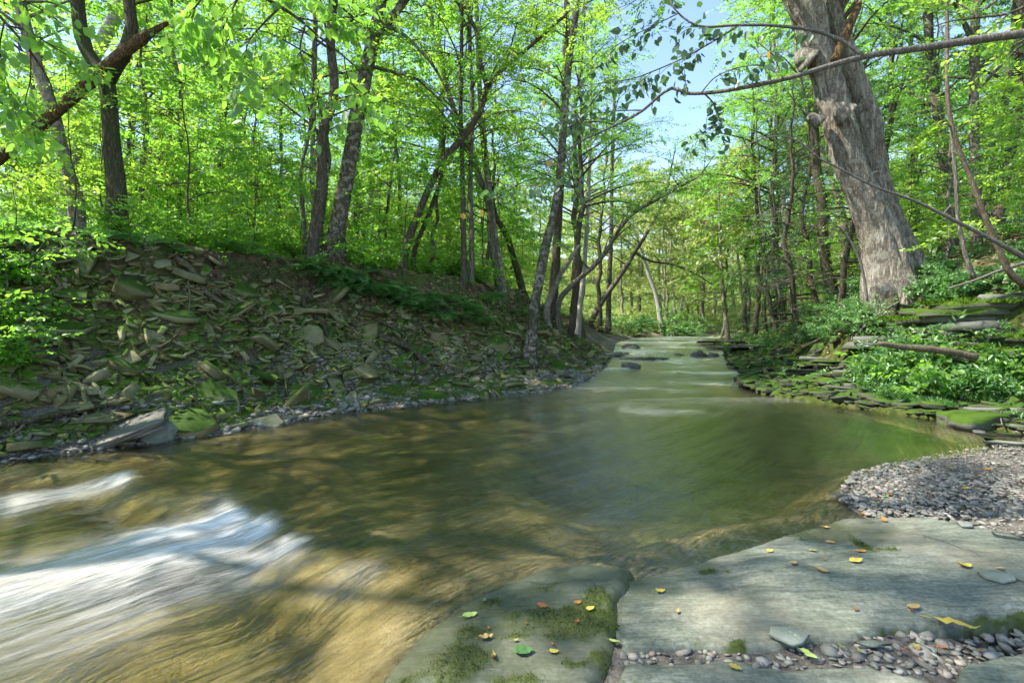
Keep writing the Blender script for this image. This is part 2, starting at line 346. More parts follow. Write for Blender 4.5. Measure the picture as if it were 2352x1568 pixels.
o = mk('ground', np.c_[p, z], Q, None, n.m, None, {'bed': bedA, 'gravel': grav, 'moss': mossA, 'veg': np.where(ins, 0, sst(28, 44, p[:, 1]))}, True); tag(o, 'leaf-strewn banks, hillsides and the tan stream bed', 'ground', kind='structure')
# ------------------------------------------------------------------ water
xs = axis([(-14, -7, .2), (-7, 7.5, .055), (7.5, 30, .3)]); ys = axis([(-2, 1.8, .2), (1.8, 8, .055), (8, 16, .1), (16, 46, .25)])
p, Q = gridmesh(xs, ys); dL, sL = pdist(p, LWc); dR, _ = pdist(p, RWc); ins = inpoly(p, WPOLY)
keep = ins | (np.minimum(dL, dR) < .5)
Q = Q[keep[Q].all(1)]; used = np.unique(Q); rm = np.zeros(len(p), int); rm[used] = np.arange(len(used)); Q = rm[Q]; p = p[used]; dL = dL[used]; sL = sL[used]; dR = dR[used]; ins = ins[used]
wl = wlevel(p); ld, lp = lipd(p)
LF_ = curve(np.array([(-22, -9), (-10, 1), (-4.9, 6.1), (.2, 11.), (2.7, 15.5), (4.6, 23), (6.8, 32), (9.5, 46)]), 160); df_, sL = pdist(p, LF_); LP_ = np.concatenate([LF_, [(60, 46), (60, -9)]]); dF = np.where(inpoly(p, LP_), df_, -df_)
flow = np.stack([sL, dF, 0*sL], -1)
# foam streaks (capsules in the plane of the water): start, end, width, strength
def caps(p, a, b, w0, w1):
    a, b = np.array(a)[:2], np.array(b)[:2]; ab = b-a; t = np.clip(((p-a)@ab)/ab.dot(ab), -.15, 1.1)
    q = a+t[:, None]*ab; d = np.hypot(*(p-q).T)/(w0+(w1-w0)*np.clip(t, 0, 1)); return np.exp(-d*d)*np.where(t < 0, np.clip(1+t*7, 0, 1), 1), t
foam = np.zeros(len(p))
for a, b, w0, w1, s0, s1 in [((545, 1165), (250, 1235), .30, .30, 1.25, .6), ((600, 1195), (120, 1300), .22, .5, 1.1, .45), ((250, 1245), (-300, 1370), .25, .6, .6, .3), ((690, 1235), (480, 1290), .16, .3, .55, .2), ((290, 1085), (60, 1125), .16, .28, .6, .35), ((60, 1125), (-160, 1160), .3, .4, .4, .15), ((480, 1260), (150, 1360), .2, .45, .35, .2),
                             ((880, 1288), (800, 1300), .07, .12, .35, .1), ((340, 1330), (-100, 1470), .3, .5, .28, .15)]:
    g, t = caps(p, G(*a), G(*b), w0, w1); foam = np.maximum(foam, 1.1*g*(s0+(s1-s0)*np.clip(t, 0, 1)))
foam = foam*sst(-.06, .14, ld+.04*fbm(p*5, 48, 2))
for a, b, w, s in [((1540, 868), (1640, 872), .28, .35), ((1430, 925), (1560, 930), .4, .16), ((1560, 862), (1700, 858), .25, .25), ((1430, 812), (1600, 812), .5, .2), ((1590, 838), (1690, 836), .4, .25), ((1440, 790), (1560, 790), .7, .25), ((1380, 875), (1560, 885), .4, .12)]:
    g, t = caps(p, G(*a, .12), G(*b, .12), w, w); foam = np.maximum(foam, .55*g*s*(1+.9*fbm(np.c_[p[:, 0]*.8, p[:, 1]*2.], 49, 3)))
foam = np.maximum(foam, sst(11.5, 15, p[:, 1])*(.04+.30*sst(-.05, .6, fbm(np.c_[p[:, 0]*.35, p[:, 1]*.9], 46, 3)))+.22*sst(-.05, .5, fbm(np.c_[p[:, 0]*.35, p[:, 1]*1.1], 47, 3))*sst(8.5, 11, p[:, 1])*.5)
fst = fbm(np.c_[sL*.9, dF*5.], 40, 3); fst2 = fbm(np.c_[sL*1.6, dF*12.], 44, 2)
wz = wl+.012*fst*sst(0, .6, dR)*(1-.4*sst(9, 14, p[:, 1]))+(.05*foam)*(1+.4*fst2)*sst(0, .4, ld)+.018*fst*np.clip(foam*2, 0, 1)
wz = wz+.03*np.exp(-((ld-.75)/.3)**2)*sst(0, .6, dR)-.02*np.exp(-((ld-.3)/.2)**2)
depth = np.clip(wz-hgt0(p), 0, 1)
n = NT('stream_water'); fl = n.co((1, 1, 1), 'uvflow')
st = n.noise(n.co((1.1, 9, 1), 'uvflow'), 1.6, 5, .6, .6); fine = n.noise(n.co((3.2, 34, 1), 'uvflow'), 1.5, 4, .7, .4); wav = n.noise(n.co((.9, 2.2, 1), 'uvflow'), 1.2, 3, .5)
cal = n.noise(n.co((4, 13, 1), 'uvflow'), 1.9, 3, .6, .3)
h = n.math('ADD', n.math('MULTIPLY', wav, .36), n.math('ADD', n.math('MULTIPLY', st, .24), n.math('ADD', n.math('MULTIPLY', fine, .06), n.math('MULTIPLY', cal, n.math('ADD', n.math('MULTIPLY', n.attr('edge'), .3), .17)))))
nb = n.bump(h, .55, .09)
fr = n.n('ShaderNodeFresnel'); fr.inputs[0].default_value = 1.6; n.l(nb, fr.inputs['Normal'])
tr = n.n('ShaderNodeBsdfTransparent'); n.l(n.ramp(n.attr('depth'), [(0, (.98, .97, .92)), (.15, (.86, .85, .66)), (.35, (.45, .50, .31)), (.7, (.12, .19, .17))]), tr.inputs[0])
gl = n.n('ShaderNodeBsdfGlossy'); n.l(n.math('ADD', n.math('MULTIPLY', n.attr('foam'), .5), .12, True), gl.inputs['Roughness']); gl.inputs[0].default_value = (1, 1, 1, 1); n.l(nb, gl.inputs['Normal'])
m1 = n.n('ShaderNodeMixShader'); n.l(n.math('MULTIPLY', fr.outputs[0], 1.35, True), m1.inputs[0]); n.l(tr.outputs[0], m1.inputs[1]); n.l(gl.outputs[0], m1.inputs[2])
df = n.n('ShaderNodeBsdfDiffuse'); df.inputs[0].default_value = (.74, .73, .69, 1); n.l(n.bump(fine, .6, .04), df.inputs['Normal'])
fx = n.math('MULTIPLY', n.attr('foam'), n.math('ADD', n.math('MULTIPLY', n.math('ADD', n.math('MULTIPLY', st, 1.0), n.math('MULTIPLY', fine, 1.1)), 2.0), -1.85), False)
fx = n.math('ADD', n.math('MULTIPLY', fx, 1.0), n.math('MULTIPLY', n.attr('foam'), .34), True)
m2 = n.n('ShaderNodeMixShader'); n.l(fx, m2.inputs[0]); n.l(m1.outputs[0], m2.inputs[1]); n.l(df.outputs[0], m2.inputs[2]); n.l(m2.outputs[0], n.o.inputs[0])
o = mk('stream_water', np.c_[p, wz], Q, None, n.m, None, {'flow': flow, 'foam': foam, 'depth': depth, 'edge': np.exp(-(dR/.38)**2)*sst(.2, .8, p[:, 0])*(1-sst(2.2, 3., p[:, 0]))*(p[:, 1] < 6)+1.0*sst(8, 13, p[:, 1])+.45*np.exp(-((p[:, 0]-1.6-.12*(p[:, 1]-5))/.9)**2)*sst(3.6, 4.6, p[:, 1])}, True); tag(o, 'smooth flowing brown stream with a white cascade', 'water', kind='structure')
# ------------------------------------------------------------------ stones
def slab(rng, sides=7, th=.12, asp=.65, rough=.12, n=1):
    a = np.sort(rng.uniform(0, 2*np.pi, sides)+0*np.arange(sides)); a = (np.arange(sides)+rng.uniform(-.33, .33, sides))/sides*2*np.pi
    r = 1+rng.uniform(-.28, .22, sides); P2 = np.stack([np.cos(a)*r, np.sin(a)*r*asp], -1)*.5
    rings = [(-.5, .93), (-.40, 1.), (.40, .98), (.5, .94)]; V = []
    for zz, s in rings: V.append(np.c_[P2*s*(1+rng.uniform(-rough, rough, (sides, 1))*.6), zz*th*(1+rng.uniform(-.3, .3, sides))])
    V.append([[0, 0, -.5*th], [rng.uniform(-.1, .1), rng.uniform(-.1, .1), .5*th*rng.uniform(.9, 1.15)]]); V = np.concatenate(V)
    i = np.arange(3)[:, None]*sides; j = np.arange(sides)[None]; k = np.arange(sides)
    Q = np.stack([i+j, i+(j+1) % sides, i+sides+(j+1) % sides, i+sides+j], -1).reshape(-1, 4); b = 4*sides
    T = np.concatenate([np.stack([np.full(sides, b), (k+1) % sides, k], -1), np.stack([np.full(sides, b+1), b-sides+k, b-sides+(k+1) % sides], -1)])
    return V, Q, T
rg = np.random.default_rng(3)
SP = [slab(rg, int(rg.integers(4, 8)), rg.uniform(.07, .2), rg.uniform(.45, .85)) for _ in range(16)]
def ico():
    import bmesh
    b = bmesh.new(); bmesh.ops.create_icosphere(b, subdivisions=1, radius=.5); V = np.array([v.co for v in b.verts]); b.faces.ensure_lookup_table()
    T = np.array([[v.index for v in f.verts] for f in b.faces]); b.free(); return V, T
IV, IT = ico()
def rotm(nrm, ang):
    nrm = np.asarray(nrm, float); nrm = nrm/np.linalg.norm(nrm); a = np.array([math.cos(ang), math.sin(ang), 0.]); x = a-nrm*a.dot(nrm); x /= np.linalg.norm(x)
    return np.stack([x, np.cross(nrm, x), nrm], 1)
def blob(V, amp, sc, seed): 
    return V*(1+amp*fbm(V*sc+seed*3.3, seed, 3))[:, None]
def dense_ico(sub=4):
    import bmesh
    b = bmesh.new(); bmesh.ops.create_icosphere(b, subdivisions=sub, radius=.5); V = np.array([v.co for v in b.verts]); b.faces.ensure_lookup_table()
    T = np.array([[v.index for v in f.verts] for f in b.faces]); b.free(); return V, T
DV, DT = dense_ico()
def proj(p): return CX+F*p[0]/max(p[1], .1), HY+F*(CAMZ-p[2])/max(p[1], .1)
def rock(name, label, cat, pos, size, mat, seed, rz=0, tilt=(0, 0), box=.55, rough=.16, group=None):
    V = DV.copy(); m = np.abs(V).max(1)/.5; V = V*(1-box+box/np.maximum(m, .3)*1.0)[:, None]*.85
    q = fbm(V*3.+seed*1.7, seed, 4); V = V*(1+rough*q)[:, None]
    V[:, 2] += .05*np.round(fbm(V*[1, 1, 4.]+seed, seed+2, 2)*2)/2*rough*4
    V = V*np.array(size)
    o = mk(name, V, None, DT, MAT[mat] if isinstance(mat, str) else mat, None, None, True); o.location = pos; o.rotation_euler = (tilt[0], tilt[1], rz)
    return tag(o, label, cat, group)
# --- talus on the left bank: big slabs one by one, the rest as rubble
rg = np.random.default_rng(5)
cand = np.stack([rg.uniform(-11, 4.5, 60000), rg.uniform(3, 22, 60000)], -1)
dL, dR, ins = dists(cand)
k = (~ins) & (dL < dR) & (dL > .03) & (dL < 2.9+rg.uniform(-.5, .35, len(dL)))
# a gravel bar keeps only few slabs
fo = np.interp(cand[:, 1], [5.5, 7.5, 9, 11, 13.5, 17], [.1, .35, .8, 1.25, 1.35, .8]); k &= (dL > fo*.8) | (rg.uniform(size=len(dL)) < .12)
cand = cand[k]; dLk = dL[k]; z, nr = hn(cand)
size = np.clip(rg.lognormal(-1.5, .5, len(cand)), .08, .74)*np.interp(cand[:, 0], [-6, -2, 2], [1.05, .9, .8])
px = CX+F*cand[:, 0]/cand[:, 1]; show = (px > -40) & (px < 1500)
app = size/cand[:, 1]*show
order = np.argsort(-app); sel = []; cell = {}
for i in order:      # keep the big ones apart
    if len(sel) >= 292: break
    q = cand[i]; ok = True
    for j in sel:
        if abs(cand[j, 0]-q[0]) < .6 and np.hypot(*(cand[j]-q)) < .36*(size[i]+size[j]): ok = False; break
    if ok: sel.append(i)
slabproto = {}
ZN = [(-9e9, 110, 'under the left-edge shrub'), (110, 290, 'below the forked tree'), (290, 480, 'below the long snaking root'), (480, 640, 'at mid-slope'), (640, 760, 'below the pale hanging root'), (760, 930, 'below the ferny crest'), (930, 1080, 'by the mossy leaning log'), (1080, 9e9, 'near the slim pale trunk')]
def orient(i, flat):
    n3 = nr[i]*(1-flat)+np.array([0, 0, 1])*flat+rg.normal(0, .42, 3); 
    if n3[2] < .25: n3[2] = .25
    return rotm(n3, rg.uniform(0, 6.28))
for c_, i in enumerate(sel):
    kk = int(rg.integers(16)); near_moss = vn(np.array([[cand[i, 0]*.9, cand[i, 1]*.9]]), 77)[0]+.25*(cand[i, 0] < -3)
    mt = 'slate_moss' if near_moss > .1 else ('slate_some' if near_moss > -.25 else 'slate')
    key = (kk, mt)
    if key not in slabproto:
        V, Q, T = SP[kk]; o = mk('slate_stone', V, Q, T, MAT[mt]); slabproto[key] = o
    else:
        o = slabproto[key].copy(); C.objects.link(o)
    s = size[i]; R = orient(i, rg.uniform(.3, .9)); o.matrix_world = Matrix.Translation((cand[i, 0], cand[i, 1], z[i]+s*.04)) @ Matrix(R.tolist()).to_4x4() @ Matrix.Diagonal((s, s, s*rg.uniform(.8, 1.3), 1))
    zn = [t for a, b, t in ZN if a <= px[i] < b][0]; hp = 'by the waterline' if dLk[i] < .9 else ('halfway up' if dLk[i] < 1.9 else 'high up')
    sz = 'large' if s > .42 else ('medium' if s > .27 else 'small'); mo = {'slate_moss': 'moss-covered', 'slate_some': 'partly mossy', 'slate': 'bare brown'}[mt]
    tl = 'tilted' if R[2, 2] < .8 else 'flat'
    tag(o, f'{sz} {mo} {tl} slab {hp}, {zn}', 'stone', 'loose slate slabs on the left bank')
mb = MB(); ss = set(sel); rest = [i for i in range(len(cand)) if i not in ss]; rest = rest[:9500]
for i in rest:
    V, Q, T = SP[int(rg.integers(16))]; s = min(size[i], .34)*.9; R = orient(i, rg.uniform(.2, .9))
    mb.add((V*[s, s, s])@R.T+[cand[i, 0], cand[i, 1], z[i]+s*rg.uniform(-.05, .07)], Q, T, rg.uniform())
tag(mb.build('talus_rubble', MAT['rubble']), 'mass of small broken slate covering the left bank', 'rubble', kind='stuff')
# --- gravel
def pebbles(pts, zz, sizes, name, label, flat=.33, seed=0):
    r = np.random.default_rng(seed); N = len(pts); yaw = r.uniform(0, 6.28, N); el = r.uniform(.6, 1., N); fl = r.uniform(.25, .6, N)*flat/.45
    V = IV[None]*np.stack([np.ones(N), el, fl], -1)[:, None]*sizes[:, None, None]*(1+.12*r.normal(size=(N, len(IV), 1)))
    tx, ty = r.normal(0, .22, N), r.normal(0, .22, N); V[..., 2] += V[..., 0]*tx[:, None]+V[..., 1]*ty[:, None]
    cz, sz = np.cos(yaw)[:, None], np.sin(yaw)[:, None]; X = V[..., 0]*cz-V[..., 1]*sz; Y = V[..., 0]*sz+V[..., 1]*cz
    V = np.stack([X+pts[:, :1], Y+pts[:, 1:2], V[..., 2]+zz[:, None]], -1); T = (IT[None]+(np.arange(N)*len(IV))[:, None, None]).reshape(-1, 3)
    o = mk(name, V.reshape(-1, 3), None, T, MAT['pebble'], None, {'rnd': np.repeat(r.uniform(size=N), len(IV))}, True); return tag(o, label, 'gravel', kind='stuff')
rg = np.random.default_rng(8)
c2 = np.stack([rg.uniform(-6, 4, 50000), rg.uniform(5, 17, 50000)], -1); d, dq, ii = dists(c2)
fo = np.interp(c2[:, 1], [5.5, 7.5, 9, 11, 13.5, 17], [.35, .8, 1.5, 2.0, 2.1, 1.2]); k = ((~ii) & (d < fo)) | (ii & (d < .12)); k &= dq > d; c2 = c2[k][:12000]
pebbles(c2, hgt(c2)+.01, np.clip(rg.lognormal(-2.75, .45, len(c2)), .03, .2), 'gravel_bar', 'grey flat gravel bar at the foot of the left bank', seed=1)
# ------------------------------------------------------------------ foreground bedrock
SLABPTS = []
def slabrock(name, label, poly, top, ramp, seed, wetline=True, step=.017, strokes=(), mossn=.0):
    poly = np.array(poly); lo, hi = poly.min(0)-.02, poly.max(0)+.02
    p, Q = gridmesh(np.arange(lo[0], hi[0], step), np.arange(lo[1], hi[1], step))
    ins = inpoly(p, poly); Q = Q[ins[Q].any(1)]; u = np.unique(Q); rm = np.zeros(len(p), int); rm[u] = np.arange(len(u)); Q = rm[Q]; p = p[u]; ins = ins[u]
    d, _ = pdist(p, np.concatenate([poly, poly[:1]])); d = np.where(ins, d, 0)+.008*fbm(p*12, seed, 3); d = np.maximum(d, 0)
    rp = ramp(p) if callable(ramp) else ramp
    tz = top(p) if callable(top) else top+0*p[:, 0]
    rot = np.stack([p[:, 0]*.9+p[:, 1]*.43, -p[:, 0]*.43+p[:, 1]*.9], -1)
    lay = fbm(rot*[1.1, 2.4], seed+3, 4); relief = .012*np.round(lay*3)/3+.010*lay+.003*fbm(rot*[9, 26], seed+6, 3)
    z = -.12+(tz+.12)*np.sqrt(np.clip(d/rp, 0, 1)*(2-np.clip(d/rp, 0, 1)))+relief*sst(0, .1, d)
    ms = np.zeros(len(p))
    for a, b, w, s in strokes: ms = np.maximum(ms, caps(p, G(*a, .12), G(*b, .12), w, w)[0]*s)
    ms = np.clip(ms*(.72+1.1*fbm(p*11, seed+9, 5))+mossn*(fbm(p*3.2, seed+12, 5)+.25*fbm(p*17, seed+13, 3)+.3), 0, 1)
    z = z+.008*sst(.35, .8, ms)*(1+.9*vn(p*60, 3))
    wet = 1-sst(.015 if seed != 60 else .05, .07 if seed != 60 else .15, z+.02*fbm(p*6, seed+20, 3)); SLABPTS.append(np.c_[p, z][ms > .55])
    o = mk(name, np.c_[p, z], Q, None, MAT['bedrock'], None, {'moss': ms, 'wet': wet}, True); tag(o, label, 'rock'); return o, p, z, ms
n = NT('bedrock'); v = n.co()
sf = n.n('ShaderNodeMapping'); sf.inputs['Rotation'].default_value = (0, 0, .38); sf.inputs['Scale'].default_value = (5, 60, 30); n.l(n.n('ShaderNodeTexCoord').outputs['Object'], sf.inputs[0]); sf = sf.outputs[0]
sv = n.n('ShaderNodeMapping'); sv.inputs['Rotation'].default_value = (0, 0, .38); sv.inputs['Scale'].default_value = (1.2, 7, 4); n.l(n.n('ShaderNodeTexCoord').outputs['Object'], sv.inputs[0]); sv = sv.outputs[0]
a = n.noise(v, 2.2, 6, .6); b = n.noise(sv, 3.2, 6, .65); g = n.noise(v, 45, 4, .7)
c = n.ramp(a, [(.3, (.085, .10, .073)), (.5, (.125, .14, .108)), (.72, (.175, .183, .146))])
c = n.mix(.8, c, n.ramp(b, [(.3, .2), (.7, .76)]), 'SOFT_LIGHT'); c = n.mix(.8, c, n.ramp(g, [(.3, .2), (.7, .76)]), 'SOFT_LIGHT'); c = n.mix(n.ramp(n.noise(v, 90, 3, .8), [(.66, 0.), (.72, .5)]), c, (.3, .3, .25)); c = n.mix(n.ramp(n.noise(sv, 9, 5, .75), [(.58, 0.), (.68, .55)]), c, (.05, .058, .04))
c = n.mix(.7, c, n.ramp(n.noise(sf, 1.6, 5, .7), [(.35, .3), (.65, .7)]), 'SOFT_LIGHT'); c = n.mix(n.ramp(n.noise(v, 5.5, 5, .7), [(.60, 0.), (.70, .35)]), c, (.10, .105, .085))
c = n.mix(n.ramp(n.noise(v, 1.3, 4), [(.5, 0.), (.75, .5)]), c, (.25, .215, .145))
vo = n.n('ShaderNodeTexVoronoi'); vo.feature = 'DISTANCE_TO_EDGE'; vo.inputs['Scale'].default_value = .8
wv = n.n('ShaderNodeMix'); wv.data_type = 'VECTOR'; wv.inputs[0].default_value = .25; nn = n.n('ShaderNodeTexNoise'); nn.inputs['Scale'].default_value = 3; n.l(v, nn.inputs[0]); n.l(v, wv.inputs[4]); n.l(nn.outputs['Color'], wv.inputs[5]); n.l(wv.outputs[1], vo.inputs[0])
cr = n.ramp(vo.outputs[0], [(0, 1.), (.008, 0.)]); cr = n.math('MULTIPLY', cr, n.ramp(n.noise(v, 1.7, 2), [(.5, 0.), (.6, .8)]))
c = n.mix(cr, c, (.05, .05, .04))
mo = n.mix(n.noise(v, 34, 4, .7), (.018, .035, .005), (.075, .10, .014)); mk_ = n.ramp(n.math('ADD', n.attr('moss'), n.math('MULTIPLY', n.math('SUBTRACT', n.noise(v, 26, 5, .75), .5), .9)), [(.22, 0.), (.62, 1.)])
c = n.mix(mk_, c, mo); c = n.mix(n.math('MULTIPLY', n.attr('wet'), .8), c, n.mix(n.noise(v, 7, 5, .7), (.02, .028, .012), (.10, .105, .06)))
h = n.math('ADD', n.math('MULTIPLY', b, .5), n.math('ADD', n.math('MULTIPLY', g, .35), n.math('MULTIPLY', cr, -.6)))
n.pbr(c, n.math('SUBTRACT', .8, n.math('MULTIPLY', n.attr('wet'), .55)), n.bump(h, .55, .014), .35); MAT['bedrock'] = n.m
g2 = lambda *a: G(*a, .12)[:2]
S1 = [g2(*q) for q in [(1336, 1352), (1366, 1308), (1476, 1284), (1596, 1250), (1696, 1224), (1784, 1192), (1845, 1176), (1922, 1158), (2000, 1163), (2120, 1170), (2200, 1188), (2290, 1206), (2420, 1250), (2700, 1300), (2700, 1420), (2352, 1408), (2250, 1416), (2170, 1424), (2120, 1422), (2010, 1442), (1960, 1462), (1860, 1458), (1760, 1478), (1600, 1474), (1430, 1480), (1402, 1440)]]
slabrock('flat_bedrock', 'broad smooth grey-green rock slab scattered with fallen leaves at the water edge', S1, lambda p: .02+.08*sst(.05, .9, dists(p)[1]), lambda p: 0.035+.06*sst(2.9, 3.3, p[:, 1])*(1-sst(2.2, 2.7, p[:, 0])), 50, strokes=[((1935, 1190), (1965, 1215), .035, 1.), ((1965, 1215), (2000, 1248), .03, 1.), ((2000, 1248), (2045, 1252), .03, 1.), ((1610, 1290), (1680, 1292), .035, .7), ((1380, 1350), (1410, 1470), .05, .85), ((1595, 1462), (1690, 1470), .035, .9), ((1825, 1455), (1870, 1462), .025, .9), ((2030, 1436), (2160, 1424), .02, .7), ((2180, 1418), (2352, 1404), .018, .8), ((1380, 1310), (1560, 1290), .03, .4)])
S0 = [(-.75, 1.5)]+[g2(*q)[:2] for q in [(800, 1640), (825, 1575), (880, 1470), (960, 1390), (1030, 1345), (1130, 1300), (1240, 1272), (1350, 1262), (1470, 1276), (1460, 1330), (1440, 1362), (1450, 1440), (1440, 1475), (1440, 1500), (1425, 1510), (1415, 1530), (1400, 1560)]]+[(.35, 1.5)]
slabrock('flat_bedrock', 'low wet rock shelf with mossy patches sloping into the water', S0, lambda p: .008+.07*sst(-.5, .4, p[:, 0]+.55*(2.9-p[:, 1])), .12, 60, mossn=.6, strokes=[((1000, 1480), (1060, 1440), .06, .9), ((960, 1560), (1050, 1500), .08, .8), ((1370, 1345), (1400, 1420), .04, 1.), ((1050, 1380), (1250, 1330), .05, .6), ((1290, 1400), (1400, 1400), .06, .7), ((1370, 1480), (1450, 1540), .06, .9), ((1290, 1500), (1330, 1510), .04, .9), ((1150, 1440), (1200, 1450), .03, .8), ((1120, 1560), (1200, 1540), .05, .6), ((1250, 1440), (1330, 1440), .04, .5), ((1060, 1500), (1130, 1500), .04, .7)])
S2 = [g2(*q) for q in [(1430, 1498), (1500, 1501), (1600, 1500), (1690, 1490), (1740, 1506), (1800, 1514), (1880, 1507), (1960, 1504), (2040, 1514), (2110, 1531), (2160, 1552), (2260, 1600)]]+[(1.5, 1.6), (.2, 1.5)]+[g2(1400, 1570)]
slabrock('flat_bedrock', 'lower grey-green rock slab below the gravel-filled crack', S2, .092, .035, 70, strokes=[((1420, 1500), (1440, 1560), .05, .9), ((1640, 1488), (1700, 1486), .02, .5)], mossn=.05)
S3 = [g2(*q) for q in [(2176, 1556), (2200, 1510), (2262, 1488), (2360, 1470), (2700, 1440)]]+[(3.2, 1.4), (1.7, 1.5)]
slabrock('flat_bedrock', 'corner of a tan-grey rock slab at the bottom right', S3, .095, .03, 80)
# gravel in the crack and on the right beach
rg = np.random.default_rng(9)
c2 = np.stack([rg.uniform(-.2, 7.2, 60000), rg.uniform(2.1, 7, 60000)], -1); dL, dR, ii = dists(c2)
k = ((~ii) | (dR < .07)) & (dR < dL) & (dR < 6)
for S in (S0, S1, S2, S3): k &= ~inpoly(c2, np.array(S)*.97+np.array(S).mean(0)*.03)
k &= np.where(c2[:, 0] < 2.75, (dR > .42) & (c2[:, 1] < 3.0), (dR > .0)) & ~((c2[:, 0] < 3.3) & (c2[:, 1] > 4.7) & (dR < .03)); c2 = c2[k]; pr = np.where(c2[:, 0]/c2[:, 1] > .85, .8, 1); c2 = c2[rg.uniform(size=len(c2)) < pr][:15000]
szz = np.clip(rg.lognormal(-3.45, .5, len(c2)), .014, .10)*np.where((c2[:, 1] > 5.0) & (c2[:, 0] > 4.3), .6, 1)
pebbles(c2, np.maximum(hgt(c2), .025)+.004, szz, 'beach_gravel', 'small grey pebbles on the right beach and in the rock cracks', seed=2)
# ------------------------------------------------------------------ single stones
def flat(name, label, dx, dy, z, s, mat, k, rz=0, th=1., tilt=(0, 0), group=None, cat='stone'):
    V, Q, T = SP[k]; o = mk(name, V*[s, s, s*th], Q, T, MAT[mat]); g = G(dx, dy, z); o.location = g; o.rotation_euler = (tilt[0], tilt[1], rz); return tag(o, label, cat, group)
flat('flat_stone', 'blue-grey triangular stone on the slab at the right edge', 2292, 1308, .16, .17, 'boulder', 3, .1, .7)
flat('flat_stone', 'pale green-grey flat stone behind the blue-grey stone at the right edge', 2345, 1300, .165, .20, 'boulder', 5, .6, .5)
flat('flat_stone', 'long mossy green stone at the top edge of the slab', 2141, 1171, .11, .24, 'slate_moss', 6, .1, .8)
flat('flat_stone', 'flat green-grey stone on the gravel beside the slab top', 2220, 1199, .12, .17, 'boulder', 2, .4, .6)
flat('flat_stone', 'pale angular wedge stone on the gravel near the right edge', 2318, 1222, .13, .21, 'boulder', 8, -.5, .7)
flat('flat_stone', 'long greenish stone lying in the rock crack', 2001, 1478, .09, .15, 'boulder', 9, -.25, .8)
flat('flat_stone', 'flat greyish stone wedged in the crack above the yellow leaf', 1810, 1478, .07, .16, 'boulder', 4, .1, .5)
flat('flat_stone', 'pale slab half awash at the corner of the beach', 2310, 1016, .03, .55, 'boulder', 1, .1, .25)
flat('flat_stone', 'pale pointed slab lying against the mossy boulder by the right waterline', 2198, 957, .12, .42, 'boulder', 0, .5, .6, (0, -.15))
rock('boulder', 'dark mossy boulder at the right waterline beside the pale pointed slab', 'boulder', G(2285, 985, .02)+[0, .35, 0], (.95, .7, .42), 'ledge_moss', 101, .2)
# left waterline
rock('boulder', 'rounded green boulder with mossy back standing in the water by the left bank', 'boulder', G(362, 1012, 0)+[0, 0, .06], (.50, .34, .40), 'boulder', 102, .5, (0, -.2), .3)
rock('leaning_stone', 'long dark thick slab leaning up out of the water beside the green boulder', 'stone', P(290, 988, 6.25)+[0, .12, 0], (.9, .55, .13), 'wetrock', 109, .3, (.35, -.36), .9, .1)
rock('boulder', 'low smooth green rock at the waterline near the left edge', 'boulder', G(120, 1034, 0), (.62, .36, .22), 'boulder', 103, .5, (0, 0), .25)
rock('boulder', 'small rounded grey-green rock in the far left corner of the bank', 'boulder', G(8, 1045, .02), (.22, .2, .2), 'boulder', 104, 0, (0, 0), .3)
for dx, dy, Y, s, k_, tl, rz, mt, lb in [(640, 722, 9.3, .42, 2, (1.15, .25), .3, 'slate', 'tall pale upright slab in the middle of the left bank'), (305, 828, 7.2, .40, 7, (.75, .1), .5, 'slate', 'large smooth tan slab leaning on a mossy neighbour'), (355, 835, 7.3, .36, 11, (.6, -.2), 1.9, 'slate_some', 'mossy tan slab beside the large smooth tan one'), (187, 898, 6.7, .26, 12, (1.2, .2), .2, 'slate', 'rounded upright slab with a rusty lower corner'), (218, 905, 6.7, .24, 13, (.9, -.1), 1.2, 'slate_some', 'tan square slab leaning on the rounded upright one'), (188, 940, 6.5, .42, 5, (.25, .05), .2, 'slate', 'thick block-like slab with a broken front edge low on the bank'), (268, 930, 6.6, .36, 10, (.35, 0), .5, 'slate', 'broad pale slab beside the thick block low on the bank'), (460, 850, 7.7, .32, 3, (.9, .3), .2, 'slate', 'pale triangular slab above the gravel, pointing up'), (660, 870, 8.4, .28, 14, (1.0, -.2), .1, 'slate', 'grey slab with a thin mossy stick standing on it'), (905, 815, 10.6, .36, 8, (1.0, .2), .8, 'slate', 'pair-like pale slab under the mossy leaning log'), (545, 940, 7.9, .3, 1, (.2, 0), .1, 'boulder', 'pale flat slab lying by the gravel near the water'), (500, 930, 7.4, .5, 9, (.05, 0), .1, 'boulder', 'long thin blue-grey slab lying at the foot of the bank')]:
    V, Q, T = SP[k_]; o = mk('slate_stone', V*s, Q, T, MAT[mt]); pp = P(dx, dy, Y); zz = hgt(pp[None, :2])[0]
    # slide along the sight direction until it rests on the bank
    for st in np.linspace(4, 16, 400):
        q = P(dx, dy, st)
        if hgt(q[None, :2])[0] > q[2]-.02: pp = q; break
    o.location = pp+np.array([0, -.03, .05]); o.rotation_euler = (tl[0], tl[1], rz); tag(o, lb, 'stone')
rock('boulder', 'rounded mossy yellow-green stone at the foot of the slope', 'boulder', G(802, 893, .2), (.34, .26, .24), 'ledge_moss', 105, .2, (0, 0), .3)
rock('boulder', 'dark square grey block standing on the gravel bar', 'boulder', G(972, 880, .25), (.30, .25, .34), 'wetrock', 106, .5, (.1, .2), .8)
